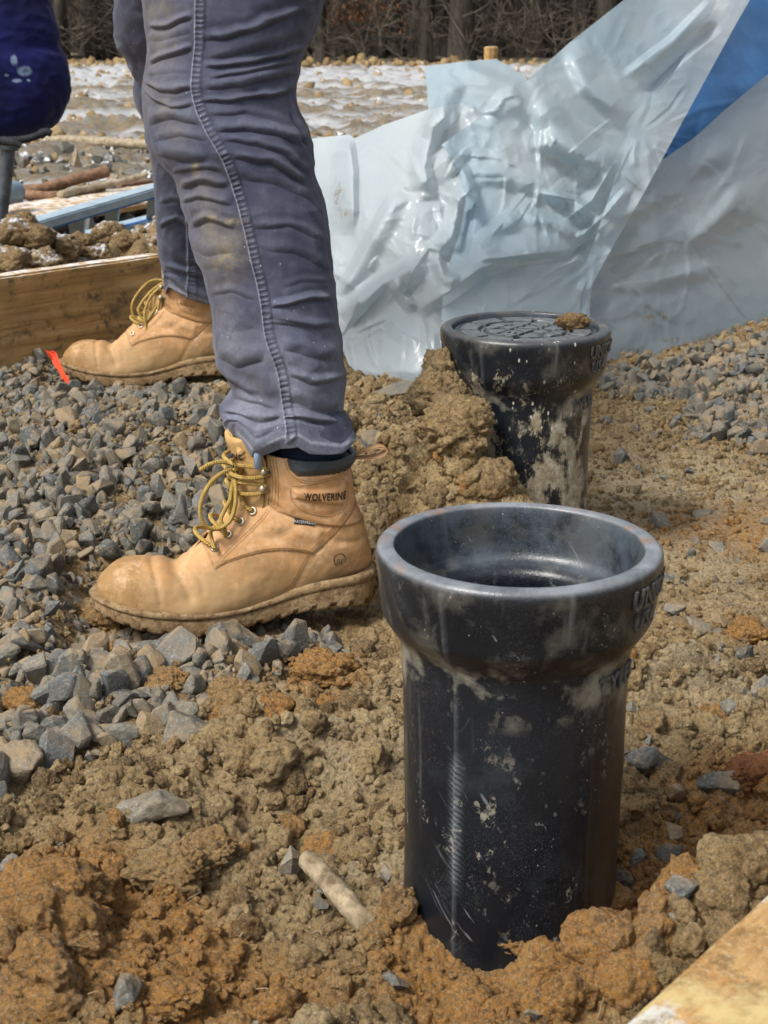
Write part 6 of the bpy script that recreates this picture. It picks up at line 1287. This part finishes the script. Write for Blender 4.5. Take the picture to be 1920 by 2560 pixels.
# a small flap of film with sheen folded over the left top
stk = P(1228, 118, 4.2); V, Fa = tube_np([tuple(P(1228, v_, 4.2)) for v_ in (116, 120, 200, 300, 430)], [.016, .0185, .019, .019, .019], 10)
tag(obj('wooden_stake', mesh_np('wooden_stake', V, Fa, False), M_WOOD), 'square-topped wooden stake sticking up behind the plastic sheet', 'stake')

# ------------------------------------------------------------ the wood
bx_, by_ = np.meshgrid(np.linspace(-40, 40, 90), np.linspace(19.4, 60, 60), indexing='ij'); x, y = bx_.ravel(), by_.ravel()
zz = np.clip((y - 23) * .30, 0, 8) + .15 * fbm(np.stack([x, y, 0 * x], 1), .5, 3, 31) - .05
tag(obj('dark_backdrop_bank', mesh_np('dark_backdrop_bank', np.stack([x, y, zz], 1), grid_faces(90, 60)), simple('dark_wood_backdrop', (.008, .006, .004), (.035, .026, .017), 3, .95, .9, .05, 20, .1)), 'near-black bank added behind the trees for the dark of the wood', kind='structure')  # bank added as a dark backdrop; its near-black colour stands for the wood's shade
M_TRUNK = simple('grey_brown_bark', (.022, .019, .015), (.085, .073, .058), 9, .95, .8, .02, 40, .15, (1, 1, .25)); M_TWIG = simple('bare_twigs', (.040, .033, .024), (.14, .118, .09), 6, .9, .3, .005)
def branches(n, z0, z1, L, r, lean=.6, x0=0., y0=0.):
    out = []
    for _ in range(n):
        z_ = random.uniform(z0, z1); a_ = random.uniform(0, 6.28); l_ = L * random.uniform(.4, 1.1); e_ = random.uniform(-.15, lean) ; d = Vector((math.cos(a_) * math.cos(e_), math.sin(a_) * math.cos(e_), math.sin(e_)))
        p = [Vector((x0, y0, z_))]
        for k in range(4): d = (d + Vector((random.gauss(0, .22), random.gauss(0, .22), random.gauss(.06, .2)))).normalized(); p.append(p[-1] + d * l_ / 4)
        out.append(tube_np(np.array([tuple(q) for q in p]), np.linspace(r, r * .35, 5), 4, False))
        for _ in range(3):
            k = random.randrange(1, 4); d2 = (d + Vector((random.gauss(0, .7), random.gauss(0, .7), random.gauss(.1, .5)))).normalized(); q = [p[k]]
            for _ in range(3): d2 = (d2 + Vector((random.gauss(0, .25), random.gauss(0, .25), random.gauss(.05, .2)))).normalized(); q.append(q[-1] + d2 * l_ * .16)
            out.append(tube_np(np.array([tuple(w_) for w_ in q]), np.linspace(r * .5, r * .25, 4), 3, False))
    return out
protos = []
for k in range(7):
    r = .05 + .013 * k; h = random.uniform(6, 9); n = 14; path = np.stack([.05 * np.cumsum(RNG.normal(0, .5, n)), .05 * np.cumsum(RNG.normal(0, .5, n)), np.linspace(-.1, h, n)], 1); rr = r * np.interp(np.linspace(0, 1, n), [0, .05, .6, 1], [1.25, 1.0, .6, .15])
    V, Fa = tube_np(smooth_path(path, 36), np.interp(np.linspace(0, 1, 36), np.linspace(0, 1, n), rr), 9); tm = mesh_np('trunk', V, Fa); tm.materials.append(M_TRUNK)
    V, Fa = join_np(branches(16, .2, 1.6, .9, .010, .7) + branches(26, 1.6, h, 1.3, .014, .9)); cm = mesh_np('crown', V, Fa, False); cm.materials.append(M_TWIG); protos.append((tm, cm))
spots = []
for u in list(range(150, 330, 26)) + list(range(745, 1580, 30)): spots.append((u + random.uniform(-14, 14), random.uniform(19.7, 23.5)))
for u in list(range(130, 340, 30)) + list(range(740, 1640, 26)): spots.append((u + random.uniform(-14, 14), random.uniform(24, 31)))
for i, (u, Y) in enumerate(spots):
    tm, cm = protos[i % 7]; t = thing('tree', 'bare thin tree standing in the wood at the far edge of the field', 'tree', (P(u, 100, Y).x, Y, max(0, (Y - 23) * .3) - .05), 'bare trees of the wood'); t.rotation_euler = (0, 0, random.uniform(0, 6.3)); s_ = random.uniform(.85, 1.35); t.scale = (s_, s_, 1)
    obj('trunk', tm, None, t); obj('crown', cm, None, t)
und = []
for _ in range(620):
    x, y = random.uniform(-6.5, 6.5), random.uniform(19.2, 22.5); und += branches(2, 0, .35, random.uniform(.5, 1.3), random.uniform(.004, .0085), 1.3, x, y)
V, Fa = join_np(und); V[:, 2] = np.abs(V[:, 2]); tag(obj('undergrowth', mesh_np('undergrowth', V, Fa, False), M_TWIG), 'tangle of bare twigs and brush along the edge of the wood', kind='stuff')
# the oak sapling that keeps its brown leaves
qx = P(905, 60, 19.9); t = thing('sapling', 'small sapling still holding rust-brown dead leaves in front of the wood', 'tree', (qx.x, 19.9, 0))
V, Fa = join_np([tube_np([(0, 0, 0), (.02, 0, .5), (-.02, 0, 1.2)], [.02, .015, .008], 7)] + branches(14, .3, 1.1, .6, .007, .7)); obj('trunk', mesh_np('trunk', V, Fa, False), M_TRUNK, t)
lv = []
for _ in range(260):
    c_ = np.array([random.gauss(-.05, .28), random.gauss(0, .2), random.gauss(.62, .13)]); M_ = rotm(random.uniform(0, 6), random.uniform(0, 6), random.uniform(0, 6)); lv.append((np.array([[-.035, 0, 0], [0, .018, .004], [.035, 0, 0], [0, -.018, .004]]) @ M_.T + c_, np.array([[0, 1, 2, 3]])))
V, Fa = join_np(lv); obj('leaves', mesh_np('leaves', V, Fa, False), simple('rust_brown_leaves', (.07, .028, .010), (.16, .07, .026), 8, .8, .2, .002), t)
